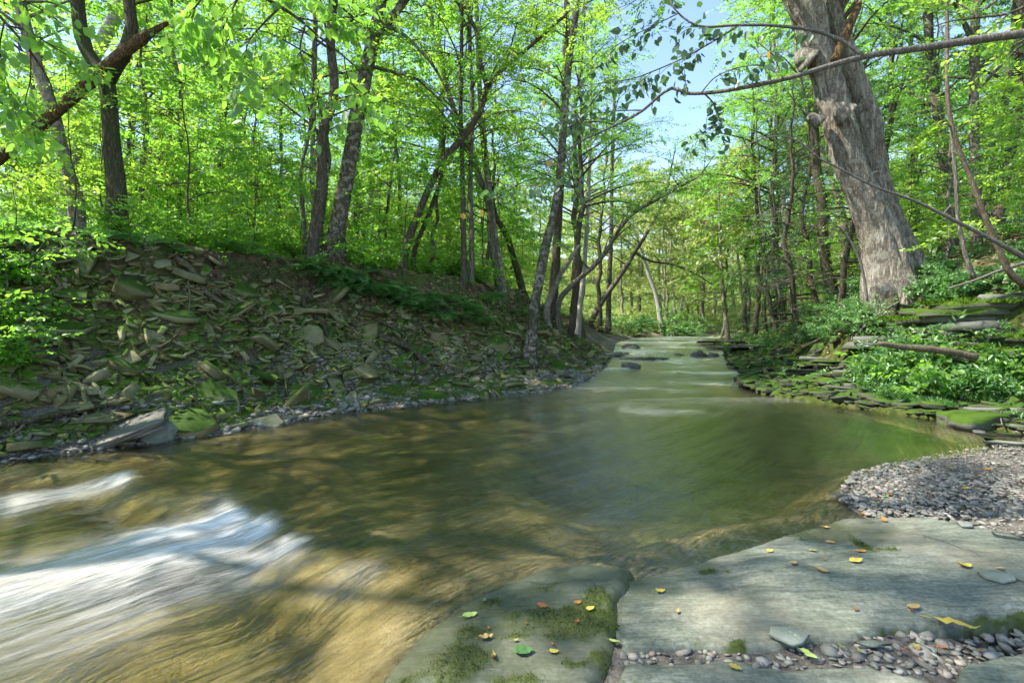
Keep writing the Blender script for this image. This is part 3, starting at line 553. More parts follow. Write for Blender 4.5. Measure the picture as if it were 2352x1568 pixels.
# rocks in the stream
for dx, dy, sz, sd, mt, lb in [(1448, 845, (.62, .4, .26), 110, 'wetrock', 'dark pointed rock in midstream nearest the camera'), (1605, 819, (.7, .45, .42), 111, 'wetrock', 'rounded dark rock of the pair at the right of the riffle'), (1640, 818, (.6, .4, .3), 112, 'wetrock', 'smaller rock touching the rounded dark rock'), (1450, 800, (1., .5, .34), 113, 'wetrock', 'dark wedge rock far upstream on the left'), (1480, 826, (2.0, .5, .14), 114, 'wetrock', 'long thin dark slab awash in the riffle'), (1405, 818, (1.1, .6, .3), 115, 'wetrock', 'blocky dark rock at the left edge of the riffle'), (1425, 812, (.9, .5, .14), 116, 'wetrock', 'low dark rock just above the long awash slab'), (1560, 815, (.5, .3, .1), 117, 'wetrock', 'tiny dark rock between the slab and the rounded pair'), (1378, 838, (.6, .5, .2), 118, 'wetrock', 'flat dark rock on the left shore of the riffle')]:
    for st in np.linspace(8, 36, 300):
        q = P(dx, dy, st)
        if wlv(q[None, :2])[0] > q[2]: break
    rock('stream_rock', lb, 'rock', q+[0, .1, 0], np.array(sz)*[1, 1, 1.35], mt, sd, RN.uniform(-.3, .3), (0, 0), .15, .34)
# thin layered ledges on both far shores
def ondrop(dx, dy, lo=4, hi=45):
    st = np.linspace(lo, hi, 900); q = np.stack([(dx-CX)/F*st, st, CAMZ-(dy-HY)/F*st], -1); g = hgt(q[:, :2]); k = np.argmax(g > q[:, 2]) if (g > q[:, 2]).any() else 0
    return np.array([q[k, 0], q[k, 1], max(g[k], -9 if k else q[k, 2])])
rg = np.random.default_rng(15)
for i, (dx, dy, s, mt) in enumerate([(1600, 786, 2.2, 'wetrock'), (1640, 790, 2.0, 'wetrock'), (1690, 792, 2.4, 'wetrock'), (1660, 800, 1.6, 'wetrock'), (1720, 800, 1.8, 'ledge'), (1705, 806, 1.4, 'wetrock')]):
    q = ondrop(dx, dy, 14); V, Q, T = SP[i]; o = mk('ledge_stone', V*[s, s*.6, .7*s/2], Q, T, MAT[mt]); o.location = q+[0, 0, .06+.05*(i % 3)]; o.rotation_euler = (0, 0, rg.uniform(-.3, .3)); tag(o, 'thin dark ledge slab on the far right shore beyond the riffle', 'stone', 'dark ledges on the far right shore')
MOSSY = []
for i in range(84):
    t = rg.uniform(.0, 1); dx = 1715+t*430+rg.uniform(-30, 30); dy = 822+t*112+rg.uniform(-46, 10)*(1-.45*t); q = ondrop(dx, dy, 6)
    if q[0] > 11 or q[1] > 20: continue
    s = rg.uniform(.45, 1.15)*(1.1 if q[1] > 11 else .85); V, Q, T = SP[i % 16]; mt = 'ledge_moss' if rg.uniform() < .65 else 'ledge'
    o = mk('ledge_stone', V*[s, s*.75, .55*s], Q, T, MAT[mt]); o.location = q+[0, 0, .02]; o.rotation_euler = (rg.uniform(-.08, .08), rg.uniform(-.1, .1), rg.uniform(-.4, .4)); MOSSY.append((q, s, i))
    tag(o, ('moss-covered' if mt == 'ledge_moss' else 'bare grey')+' thin ledge on the right shore '+('near the riffle' if dx < 1850 else ('left of the green plants' if dx < 1990 else 'in front of the green plants')), 'stone', 'stepped mossy ledges on the right shore')
# big ledges at the right edge
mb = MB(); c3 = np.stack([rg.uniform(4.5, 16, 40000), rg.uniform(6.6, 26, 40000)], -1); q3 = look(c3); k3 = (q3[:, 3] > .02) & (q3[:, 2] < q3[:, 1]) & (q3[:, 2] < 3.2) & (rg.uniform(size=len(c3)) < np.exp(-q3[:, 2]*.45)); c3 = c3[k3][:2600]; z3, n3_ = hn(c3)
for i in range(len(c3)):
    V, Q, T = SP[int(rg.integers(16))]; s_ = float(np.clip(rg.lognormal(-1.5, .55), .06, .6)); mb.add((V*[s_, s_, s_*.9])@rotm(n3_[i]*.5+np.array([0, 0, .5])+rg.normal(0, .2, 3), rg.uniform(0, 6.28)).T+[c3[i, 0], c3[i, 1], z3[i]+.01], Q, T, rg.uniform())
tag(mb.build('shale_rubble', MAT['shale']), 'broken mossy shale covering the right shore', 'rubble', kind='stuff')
LTOP = []
def ledge(label, dx0, dx1, dy0, dy1, Y, dep, mt, seed, rz=0, tilt=(0, 0)):
    Y = np.clip(ondrop(min((dx0+dx1)/2, 2345), (dy0+dy1)/2, 5)[1]-.12, 7.4, 12.5); a, b = P(dx0, dy1, Y), P(dx1, dy0, Y); H = b[2]-a[2]; W_ = b[0]-a[0]; r = np.random.default_rng(seed); nl = max(1, int(round(H/.13))); mb = MB(); c_ = (a+b)/2
    for i in range(nl):
        V, Q, T = slab(r, int(r.integers(9, 14)), 1., 1., .16); th = H/nl*r.uniform(.95, 1.25); k = (i+.5)/nl
        zz = (k-.5)*H; off = np.array([r.normal(0, .05)*W_, dep*.5-.12+r.normal(0, .12)+.3*k*(nl > 1), zz]); mb.add(V*[W_*r.uniform(1.05, 1.3), dep*r.uniform(.9, 1.15), th]+[0, 0, 0]+off, Q, T)
        if r.uniform() < .5: V, Q, T = SP[int(r.integers(16))]; s_ = r.uniform(.2, .45)*W_; mb.add(V*[s_, s_*.8, th*1.2]+off+[r.uniform(-.4, .4)*W_, -.4*dep, th*.6], Q, T)
    o = mb.build('rock_ledge', MAT[mt]); o.location = c_; o.rotation_euler = (tilt[0]-.05, tilt[1], rz); tag(o, label, 'rock')
    if mt == 'ledge_moss':
        for _ in range(int(260*W_)): LTOP.append(c_+[r.uniform(-.55, .55)*W_, dep*.5-.12+r.uniform(-.55, .4)*dep, H*.5+r.uniform(-.05, .03)])
ledge('thick overhanging ledge with hanging moss at the right edge', 2215, 2420, 690, 738, 7.9, 1.4, 'ledge_moss', 201)
ledge('lichen-spotted grey block under the mossy overhang', 2244, 2440, 736, 778, 8.05, 1.2, 'ledge', 202)
ledge('moss-draped sloping rock left of the lichen-spotted block', 2168, 2250, 718, 792, 8.2, 1.1, 'ledge_moss', 203, .1, (.1, .15))
ledge('bright mossy mound above the dark hollow', 2085, 2190, 730, 790, 8.6, 1.3, 'ledge_moss', 204, -.1)
ledge('thin grey ledge tongue over the dark hollow', 2150, 2240, 787, 799, 8.0, .6, 'ledge', 205, 0, (0, .1))
ledge('mossy ledge in front of the dark hollow', 2200, 2340, 795, 828, 7.7, .8, 'ledge_moss', 206)
ledge('mossy shelf at the right edge above the plants', 2300, 2440, 770, 815, 7.9, .9, 'ledge_moss', 207)
ledge('rounded yellow-green mossy boulder at the right edge', 2325, 2420, 845, 885, 7.4, .6, 'ledge_moss', 208)
ledge('low brown rock shelf behind the fallen log', 2030, 2170, 770, 800, 9.2, 1.2, 'ledge', 209)
ledge('flat pale stone on top of the bank at the right edge', 2290, 2400, 675, 690, 8.3, .7, 'ledge', 210)
for i, (dx, dy, s) in enumerate([(2150, 905, .5), (2230, 850, .6), (2240, 815, .55), (2270, 945, .7), (2330, 950, .6), (2080, 925, .5), (2200, 985, .35), (2260, 1000, .3), (2320, 1005, .4), (2340, 985, .35), (2140, 955, .3)]):
    q = ondrop(dx, dy, 5); V, Q, T = SP[(i*5) % 16]; o = mk('ledge_stone', V*[s, s*.7, .6*s], Q, T, MAT['ledge' if i % 2 else 'ledge_moss']); o.location = q+[0, 0, .03]; o.rotation_euler = (0, .1, i*.7)
    tag(o, ('grey ' if i % 2 else 'mossy ')+'flat stone '+('under the plants on the right shore' if dy < 930 else 'at the dark right waterline'), 'stone', 'flat stones of the right shore')
# ------------------------------------------------------------------ foliage
def sprays(rng, K, nl, Lt, ll, lw, hi, droop=.25, flatn=.45):
    out = []
    for _ in range(K):
        Vs = []
        for i in range(nl):
            u = (i+.7)/nl; side = 1 if i % 2 else -1; ang = side*rng.uniform(.5, 1.25)*(1-.45*u)+rng.normal(0, .15)
            if i == nl-1: ang = 0
            l = ll*rng.uniform(.7, 1.15); w = lw*l/ll
            if hi: v = np.array([(0, 0, 0), (.28, .5, .12), (.68, .38, .08), (1, 0, -.06), (.68, -.38, .08), (.28, -.5, .12)])*[l, w, w]
            else: v = np.array([(0, 0, 0), (.42, .5, .1), (1, 0, -.05), (.42, -.5, .1)])*[l, w, w]
            a, b = rng.normal(0, flatn), rng.normal(droop, flatn)
            ca, sa, cb, sb, c, s = math.cos(a), math.sin(a), math.cos(b), math.sin(b), math.cos(ang), math.sin(ang)
            v = v@np.array([[1, 0, 0], [0, ca, sa], [0, -sa, ca]]); v = v@np.array([[cb, 0, -sb], [0, 1, 0], [sb, 0, cb]]); v = v@np.array([[c, s, 0], [-s, c, 0], [0, 0, 1]])
            Vs.append(v+[u*Lt+.0, side*.012, -.12*droop*Lt*u*u+rng.normal(0, .012)])
        out.append(np.array(Vs))
    return out
_r = np.random.default_rng(21)
SPR = {'near': sprays(_r, 8, 14, .42, .085, .052, True), 'mid': sprays(_r, 8, 18, .55, .088, .056, False), 'fine': sprays(_r, 8, 18, .5, .075, .045, False),
       'far': sprays(_r, 6, 12, .9, .24, .16, False, .3, .6), 'vfar': sprays(_r, 6, 9, 1.4, .42, .3, False, .3, .7), 'big': sprays(_r, 8, 9, .42, .10, .064, True, .7, .5),
       'hang': sprays(_r, 8, 7, .34, .075, .044, True, 1.0, .55), 'hemlock': sprays(_r, 6, 44, .55, .05, .012, False, .3, .25), 'herb': sprays(_r, 8, 12, .3, .075, .024, True, .1, .6), 'nettle': sprays(_r, 6, 8, .2, .085, .05, True, .3, .5)}
def foliage(A, D, kind, rng, sc=(.75, 1.25), tilt=.3):
    A, D = np.asarray(A, float), np.asarray(D, float); pr = SPR[kind]; N = len(A)
    D = D/(np.linalg.norm(D, axis=1)[:, None]+1e-9); up = np.array([0, 0, 1.])+rng.normal(0, tilt, (N, 3))
    Y = np.cross(up, D); Y /= np.linalg.norm(Y, axis=1)[:, None]+1e-9; Z = np.cross(D, Y); R = np.stack([D, Y, Z], 1)
    kk = rng.integers(len(pr), size=N); s = rng.uniform(sc[0], sc[1], N); tree = rng.normal(0, .18, N); Vs, Rn = [], []
    for k in range(len(pr)):
        i = np.where(kk == k)[0]
        if not len(i): continue
        m, nv = pr[k].shape[:2]; v = np.einsum('lvc,ncd->nlvd', pr[k], R[i])*s[i][:, None, None, None]+A[i][:, None, None]
        Vs.append(v.reshape(-1, nv, 3)); Rn.append(np.clip(rng.uniform(.1, .9, (len(i), m))+tree[i][:, None], 0, 1).ravel())
    V = np.concatenate(Vs); Rn = np.concatenate(Rn); nv = V.shape[1]; b = (np.arange(len(V))*nv)[:, None]
    Q = np.concatenate([b+[0, 1, 2, 3]]+([b+[0, 3, 4, 5]] if nv == 6 else []))
    return V.reshape(-1, 3), Q, np.repeat(Rn, nv)
def fobj(A, D, kind, mat, rng, parent=None, loc=None, name='crown', sc=(.75, 1.25), tilt=.3):
    V, Q, r = foliage(A, D, kind, rng, sc, tilt); return mk(name, V, Q, None, MAT[mat], parent, {'rnd': r}, False, loc)
def grow(path, rad, rng, nl, t0, Lf, el=(.35, .9), sub=6, mb=None, droop=.35, az=None, shrink=.5, t1=1., twseg=3):
    mb = mb or MB(); A, D = [], []; n = len(path)
    for i in range(nl):
        t = t0+(t1-t0)*(i+rng.uniform(.1, .9))/nl; q = t*(n-1); i0 = min(int(q), n-2); f = q-i0; b = path[i0]*(1-f)+path[i0+1]*f; r = (rad[i0]*(1-f)+rad[i0+1]*f)
        a = rng.uniform(0, 6.28) if az is None else az+rng.normal(0, 1.0)
        e = rng.uniform(*el); Ll = Lf*(1-shrink*(t-t0)/(t1-t0+1e-6))*rng.uniform(.65, 1.25); h = np.array([math.cos(a), math.sin(a), 0])
        s = np.linspace(0, 1, 6)[:, None]; bend = rng.normal(0, .18); hp = np.array([-h[1], h[0], 0])
        pts = b+Ll*(s*math.cos(e)*h+s*s*bend*hp+(s*math.sin(e)-droop*s*s*s)*[0, 0, 1.]); rr = np.linspace(min(r*.5, .012*Ll+.012), .004, 6); mb.add(*tube(pts, rr, 5))
        for j in range(sub+1):
            u = 1. if j == sub else rng.uniform(.22, .98); q = u*5; k0 = min(int(q), 4); f = q-k0; c = pts[k0]*(1-f)+pts[k0+1]*f; d0 = pts[k0+1]-pts[k0]; d0 = d0/np.linalg.norm(d0)
            sg = rng.choice([-1, 1])*rng.uniform(.5, 1.2) if j < sub else 0; dd = d0*math.cos(sg)+hp*math.sin(sg)+[0, 0, rng.normal(.02, .15)]; l2 = Ll*rng.uniform(.22, .42)*(1.15-.5*u); tp = c+np.linspace(0, 1, 4)[:, None]*dd*l2+(np.linspace(0, 1, 4)**2)[:, None]*[0, 0, -.18*l2]
            if twseg: mb.add(*tube(tp, np.linspace(.007, .003, 4)*(1+.1*Ll), twseg))
            m = max(2, int(l2/.22)); uu = (np.arange(m)+1)/m
            for w in uu:
                A.append(c+dd*l2*w+[0, 0, -.18*l2*w*w]+rng.normal(0, .04, 3)); x = dd+rng.normal(0, .45, 3)*[1, 1, .3]; D.append(x)
    return mb, A, D
def tree(name, label, pts, Y, bark, leafm, lk, nl=14, t0=.35, Lf=2.4, ext=3., rngs=0, cat='tree', group=None, limbs=(), Ye=0., seg=12, rough=.10, ridge=0, sub=6, wmin=.012, lsc=(.75, 1.25), sprig=0, fl=1.35):
    Yd = ondrop(pts[0][0], pts[0][1], 6, 60)[1]
    if .7 < Yd/Y < 1.45: Y = Yd
    rng = np.random.default_rng(1000+rngs); W = [P(a, b, Y+Ye*i/max(1, len(pts)-1)) for i, (a, b, w) in enumerate(pts)]; R = [w*.44/F*Y for _, _, w in pts]
    g = hgt(np.array([W[0][:2]]))[0]; base = np.array([W[0][0], W[0][1], g])
    if g < W[0][2]-.05: W.insert(0, np.array([W[0][0]+.02, W[0][1], g-.25])); R.insert(0, R[0]*1.1)
    else: W[0] = W[0]-[0, 0, .25]
    W, R = list(W), list(R)
    if ext > 0:
        d = W[-1]-W[-2]; d = d/np.linalg.norm(d); d = d*.6+np.array([0, 0, .4]); W += [W[-1]+d*ext*.5, W[-1]+d*ext]; R += [R[-1]*.75, R[-1]*.3]
    m = 34; pa = curve(W, m); ra = np.maximum(np.interp(np.linspace(0, 1, m), np.r_[0, np.cumsum(np.linalg.norm(np.diff(W, axis=0), axis=1))]/np.linalg.norm(np.diff(W, axis=0), axis=1).sum(), R), wmin)
    root = thing(name, label, cat, base, group)
    flr = lambda u, th: 1+(fl-1)*np.exp(-u*18)*(1+.5*np.sin(3*th+rngs))
    mb = MB(); mb.add(*tube(pa, ra, seg, rough, rngs, ridge, flr))
    mb, A, D = grow(pa, ra, rng, nl, t0, Lf, sub=sub, mb=mb) if nl else (mb, [], [])
    mb.build('trunk', MAT[bark], root, base, True)
    for li, lp in enumerate(limbs):
        lpts, lext = lp[0], lp[1]; LWp = [P(a, b, Y) for a, b, w in lpts]; LR = [w/2/F*Y for _, _, w in lpts]
        if lext: d = LWp[-1]-LWp[-2]; d = d/np.linalg.norm(d)*.7+np.array([0, 0, .3]); LWp += [LWp[-1]+d*lext]; LR += [LR[-1]*.4]
        q = curve(LWp, 18); r = np.interp(np.linspace(0, 1, 18), np.linspace(0, 1, len(LR)), LR); m2 = MB(); m2.add(*tube(q, np.maximum(r, .008), 8, rough, rngs+li+3))
        if lp[2]: m2, a2, d2 = grow(q, r, rng, lp[2], .25, Lf*.7, sub=sub, mb=m2); A += a2; D += d2
        m2.build('limb', MAT[bark], root, base, True)
    if A and leafm: fobj(A, D, lk, leafm, rng, root, base, sc=lsc)
    return root
T = [  # label, pts(dx,dy,width), Y, bark, leaf, kind, extra
 ('pale grey leaning trunk near the left edge', [(172, 445, 34), (149, 372, 30), (123, 260, 28), (78, 130, 28), (48, 19, 26), (30, -60, 24)], 9.6, 'pale', 'maple', 'near', dict(nl=16, t0=.5, Lf=2.6)),
 ('dark forked tree holding the fallen broken log', [(267, 432, 44), (257, 335, 38), (247, 205, 37), (242, 179, 42), (223, 156, 34), (197, 112, 32), (182, 45, 31), (179, 0, 30), (172, -80, 28)], 9.3, 'mossy', 'maple', 'near', dict(nl=14, t0=.6, Lf=2.6, limbs=[([(246, 190, 30), (262, 164, 28), (290, 112, 26), (303, 63, 24), (298, 22, 22), (296, -10, 22)], 3, 6)])),
 ('pale silvery trunk leaning right behind the forked tree', [(150, 470, 38), (172, 330, 36), (186, 208, 34), (201, 160, 34), (238, 89, 33), (272, 22, 32), (300, -60, 30)], 13.5, 'white', 'maple', 'mid', dict(nl=12, t0=.6)),
 ('twin trunk left of the mottled birch', [(714, 582, 34), (726, 520, 30), (737, 446, 27), (744, 298, 25), (766, 223, 24), (759, 93, 24), (766, 0, 22)], 12., 'brown', 'maple', 'near', dict(nl=16, t0=.4, Lf=2.6)),
 ('thin grey stem beside the twin trunk', [(699, 525, 11), (694, 460, 10), (690, 409, 9), (696, 365, 8), (703, 342, 8), (715, 250, 7)], 12.3, 'grey', 'maple', 'near', dict(nl=8, t0=.5, Lf=1.4, ext=2)),
 ('straight pale thin trunk just left of the twin trunk', [(722, 545, 13), (717, 409, 12), (718, 330, 11), (722, 240, 10)], 14., 'pale', 'yellow', 'mid', dict(nl=10, t0=.4, Lf=1.8, ext=4)),
 ('mottled grey birch leaning right, thickest on the left crest', [(764, 592, 58), (772, 540, 44), (785, 470, 42), (796, 409, 39), (818, 279, 38), (842, 160, 36), (861, 74, 33), (874, 10, 30), (880, -60, 26)], 11.3, 'birch', 'maple', 'near', dict(nl=14, t0=.55, Lf=2.8, limbs=[([(868, 84, 20), (879, 67, 19), (913, 24, 17), (945, -25, 15)], 3, 5), ([(845, 150, 9), (900, 165, 8), (950, 178, 6), (1000, 220, 5), (1040, 262, 4)], 0, 4), ([(872, 55, 8), (920, 75, 8), (960, 110, 7), (1000, 160, 6), (1030, 215, 5)], 0, 4)])),
 ('dark trunk leaning far right across the centre with an arching top', [(925, 600, 22), (944, 535, 20), (961, 491, 19), (991, 420, 18), (1021, 365, 18), (1069, 309, 17), (1103, 257, 15), (1121, 201, 13), (1147, 167, 11), (1199, 123, 10), (1255, 74, 8), (1326, 7, 6), (1370, -50, 5)], 14., 'brown', 'yellow', 'mid', dict(nl=12, t0=.5, Lf=2., ext=1.5, limbs=[([(1121, 205, 12), (1103, 141, 11), (1099, 86, 9), (1080, 41, 8), (1070, -20, 6)], 2, 7)])),
 ('thin leaning trunk crossing beside the arching dark one', [(950, 590, 13), (963, 545, 12), (984, 495, 12), (1000, 450, 11), (1013, 409, 9), (1017, 380, 7)], 14.4, 'mossy', 'maple', 'mid', dict(nl=6, t0=.6, Lf=1.2, ext=1)),
 ('crooked squiggling thin stem right of the leaning trunks', [(985, 615, 9), (998, 580, 9), (993, 540, 8), (1005, 505, 8), (1002, 465, 8), (1010, 420, 7), (1013, 395, 6)], 14.8, 'brown', 'maple', 'mid', dict(nl=6, t0=.5, Lf=1.2, ext=1)),
 ('tall curved trunk of the centre cluster leaning left', [(1155, 685, 22), (1142, 630, 19), (1132, 580, 18), (1121, 465, 17), (1099, 402, 16), (1073, 327, 15), (1032, 223, 14), (1010, 112, 12), (991, 37, 11), (985, -30, 10)], 16.5, 'grey', 'maple', 'mid', dict(nl=18, t0=.35, Lf=2.6)),
 ('bowed trunk on the right of the centre cluster', [(1210, 685, 18), (1181, 597, 16), (1158, 530, 15), (1140, 500, 13), (1128, 440, 11), (1120, 380, 9)], 16.2, 'mossy', 'maple', 'mid', dict(nl=12, t0=.4, Lf=2., ext=3)),
 ('straight trunk rising from the middle of the cluster', [(1160, 670, 16), (1140, 560, 15), (1122, 430, 15), (1112, 345, 14), (1104, 250, 13), (1098, 120, 11), (1095, 0, 10)], 17.5, 'pale', 'yellow', 'mid', dict(nl=18, t0=.35, Lf=2.6)),
 ('left one of two dark straight trunks behind the cluster', [(1066, 655, 15), (1066, 600, 14), (1064, 500, 14), (1062, 380, 12), (1058, 250, 11), (1060, 120, 10)], 20., 'brown', 'maple', 'mid', dict(nl=16, t0=.35, Lf=2.8, ext=4)),
 ('right one of two dark straight trunks behind the cluster', [(1082, 650, 14), (1084, 560, 13), (1080, 420, 12), (1085, 250, 11), (1080, 120, 10)], 20.5, 'grey', 'yellow', 'mid', dict(nl=16, t0=.35, Lf=2.8, ext=4)),
 ('slender pale trunk standing on the gravel edge in front of the cluster', [(1216, 836, 30), (1220, 790, 27), (1223, 750, 25), (1228, 697, 25), (1241, 630, 24), (1254, 563, 23), (1271, 496, 21), (1285, 409, 20), (1290, 345, 20), (1297, 260, 19), (1307, 141, 18), (1322, 37, 17), (1330, -40, 15)], 15.5, 'birch', 'yellow', 'mid', dict(nl=20, t0=.42, Lf=2.4, fl=1.7)),
 ('thick dark trunk directly behind the slender pale one', [(1270, 695, 26), (1276, 620, 23), (1279, 563, 22), (1283, 480, 21), (1290, 380, 19), (1296, 200, 17), (1300, 60, 15)], 20., 'brown', 'maple', 'mid', dict(nl=18, t0=.35, Lf=3., ext=4)),
 ('bare bleached limb leaning right from the thick dark trunk', [(1258, 700, 17), (1272, 665, 15), (1289, 627, 13), (1312, 592, 10), (1330, 563, 6)], 18., 'pale', None, 'mid', dict(nl=0, ext=0, cat='dead tree')),
 ('long grey limb-like tree arching right over the riffle', [(1285, 690, 14), (1330, 640, 13), (1367, 608, 12), (1400, 565, 11), (1423, 526, 10), (1456, 489, 9), (1497, 465, 8), (1560, 430, 6), (1610, 400, 4)], 18.5, 'grey', 'beech', 'fine', dict(nl=18, t0=.3, Lf=2.2, ext=1)),
 ('dark tree leaning right over the far water', [(1350, 745, 15), (1375, 705, 14), (1400, 668, 13), (1441, 608, 12), (1460, 575, 11), (1478, 548, 10), (1490, 526, 9), (1512, 489, 8), (1530, 440, 6)], 22., 'grey', 'beech', 'fine', dict(nl=16, t0=.35, Lf=3., ext=3, limbs=[([(1460, 580, 7), (1490, 598, 6), (1540, 606, 5), (1590, 625, 4), (1640, 655, 3)], 0, 8)])),
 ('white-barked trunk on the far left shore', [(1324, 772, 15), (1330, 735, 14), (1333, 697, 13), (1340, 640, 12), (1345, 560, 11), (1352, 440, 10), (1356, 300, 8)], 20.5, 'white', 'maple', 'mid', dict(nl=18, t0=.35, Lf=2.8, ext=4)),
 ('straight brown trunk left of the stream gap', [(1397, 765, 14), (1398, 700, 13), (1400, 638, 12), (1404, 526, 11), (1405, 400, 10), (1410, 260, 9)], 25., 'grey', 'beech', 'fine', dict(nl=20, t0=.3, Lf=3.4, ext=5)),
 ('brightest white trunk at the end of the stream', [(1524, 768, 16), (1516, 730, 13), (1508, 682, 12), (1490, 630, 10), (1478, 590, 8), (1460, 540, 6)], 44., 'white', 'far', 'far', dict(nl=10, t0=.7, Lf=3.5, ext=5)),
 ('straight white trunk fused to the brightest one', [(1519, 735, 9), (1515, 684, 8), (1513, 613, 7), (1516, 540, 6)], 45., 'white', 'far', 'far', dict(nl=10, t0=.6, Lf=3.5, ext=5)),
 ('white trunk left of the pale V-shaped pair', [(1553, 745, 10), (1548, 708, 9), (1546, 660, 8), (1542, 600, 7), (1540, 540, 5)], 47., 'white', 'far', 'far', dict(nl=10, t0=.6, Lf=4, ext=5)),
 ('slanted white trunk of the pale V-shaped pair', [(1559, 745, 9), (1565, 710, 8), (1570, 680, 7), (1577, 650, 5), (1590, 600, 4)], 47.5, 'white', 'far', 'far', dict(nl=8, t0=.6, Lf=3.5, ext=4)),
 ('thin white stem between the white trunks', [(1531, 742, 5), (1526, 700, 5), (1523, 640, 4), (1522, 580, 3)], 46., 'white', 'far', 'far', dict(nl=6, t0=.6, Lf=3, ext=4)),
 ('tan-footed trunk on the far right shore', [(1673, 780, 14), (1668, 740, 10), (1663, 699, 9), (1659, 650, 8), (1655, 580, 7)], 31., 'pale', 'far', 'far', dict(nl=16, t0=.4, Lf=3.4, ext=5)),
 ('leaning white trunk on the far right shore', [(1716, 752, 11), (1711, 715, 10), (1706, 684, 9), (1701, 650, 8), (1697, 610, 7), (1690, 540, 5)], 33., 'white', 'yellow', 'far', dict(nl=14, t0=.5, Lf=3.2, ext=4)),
 ('tall pale patchy trunk left of the huge tree', [(1826, 715, 17), (1821, 686, 16), (1816, 619, 15), (1808, 545, 14), (1801, 489, 14), (1799, 440, 13), (1812, 390, 12), (1800, 300, 11)], 25., 'white', 'beech', 'mid', dict(nl=18, t0=.45, Lf=3.2, ext=5)),
 ('sunlit tan trunk slanting behind the huge tree', [(1930, 470, 17), (1907, 402, 15), (1892, 360, 14), (1878, 325, 13), (1858, 262, 11), (1840, 190, 9)], 19., 'pale', 'beech', 'mid', dict(nl=16, t0=.45, Lf=3., ext=4)),
 ('dark snag trunk at the left foot of the huge tree', [(1988, 668, 22), (1985, 620, 20), (1984, 582, 19), (1978, 526, 17), (1972, 470, 14)], 12.8, 'brown', None, 'mid', dict(nl=0, ext=.6, cat='dead tree')),
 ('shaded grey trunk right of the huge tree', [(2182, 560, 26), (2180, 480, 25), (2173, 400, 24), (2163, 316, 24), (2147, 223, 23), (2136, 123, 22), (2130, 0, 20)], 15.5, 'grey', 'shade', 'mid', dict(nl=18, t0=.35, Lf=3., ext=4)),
 ('straight dark trunk in the right-hand woods', [(2246, 560, 26), (2243, 480, 23), (2240, 409, 22), (2237, 223, 22), (2240, 37, 20), (2242, -40, 18)], 16.5, 'grey', 'maple', 'mid', dict(nl=18, t0=.35, Lf=3., ext=4)),
 ('leaning dark trunk second from the right edge', [(2268, 520, 22), (2278, 409, 20), (2288, 350, 19), (2297, 298, 18), (2318, 180, 17), (2330, 60, 16)], 17., 'grey', 'maple', 'mid', dict(nl=16, t0=.35, Lf=3., ext=4)),
 ('dark curved trunk at the right edge', [(2290, 500, 24), (2305, 439, 23), (2316, 372, 22), (2338, 260, 22), (2344, 112, 22), (2340, 0, 20)], 15., 'brown', 'maple', 'mid', dict(nl=16, t0=.4, Lf=3., ext=4)),
]
for i, (lb, pts, Y, bk, lf, lk, ex) in enumerate(T):
    kw = dict(ex); nm = 'dead_tree' if kw.get('cat') else 'tree'
    tree(nm, lb, pts, Y, bk, lf, lk, rngs=i, **kw)
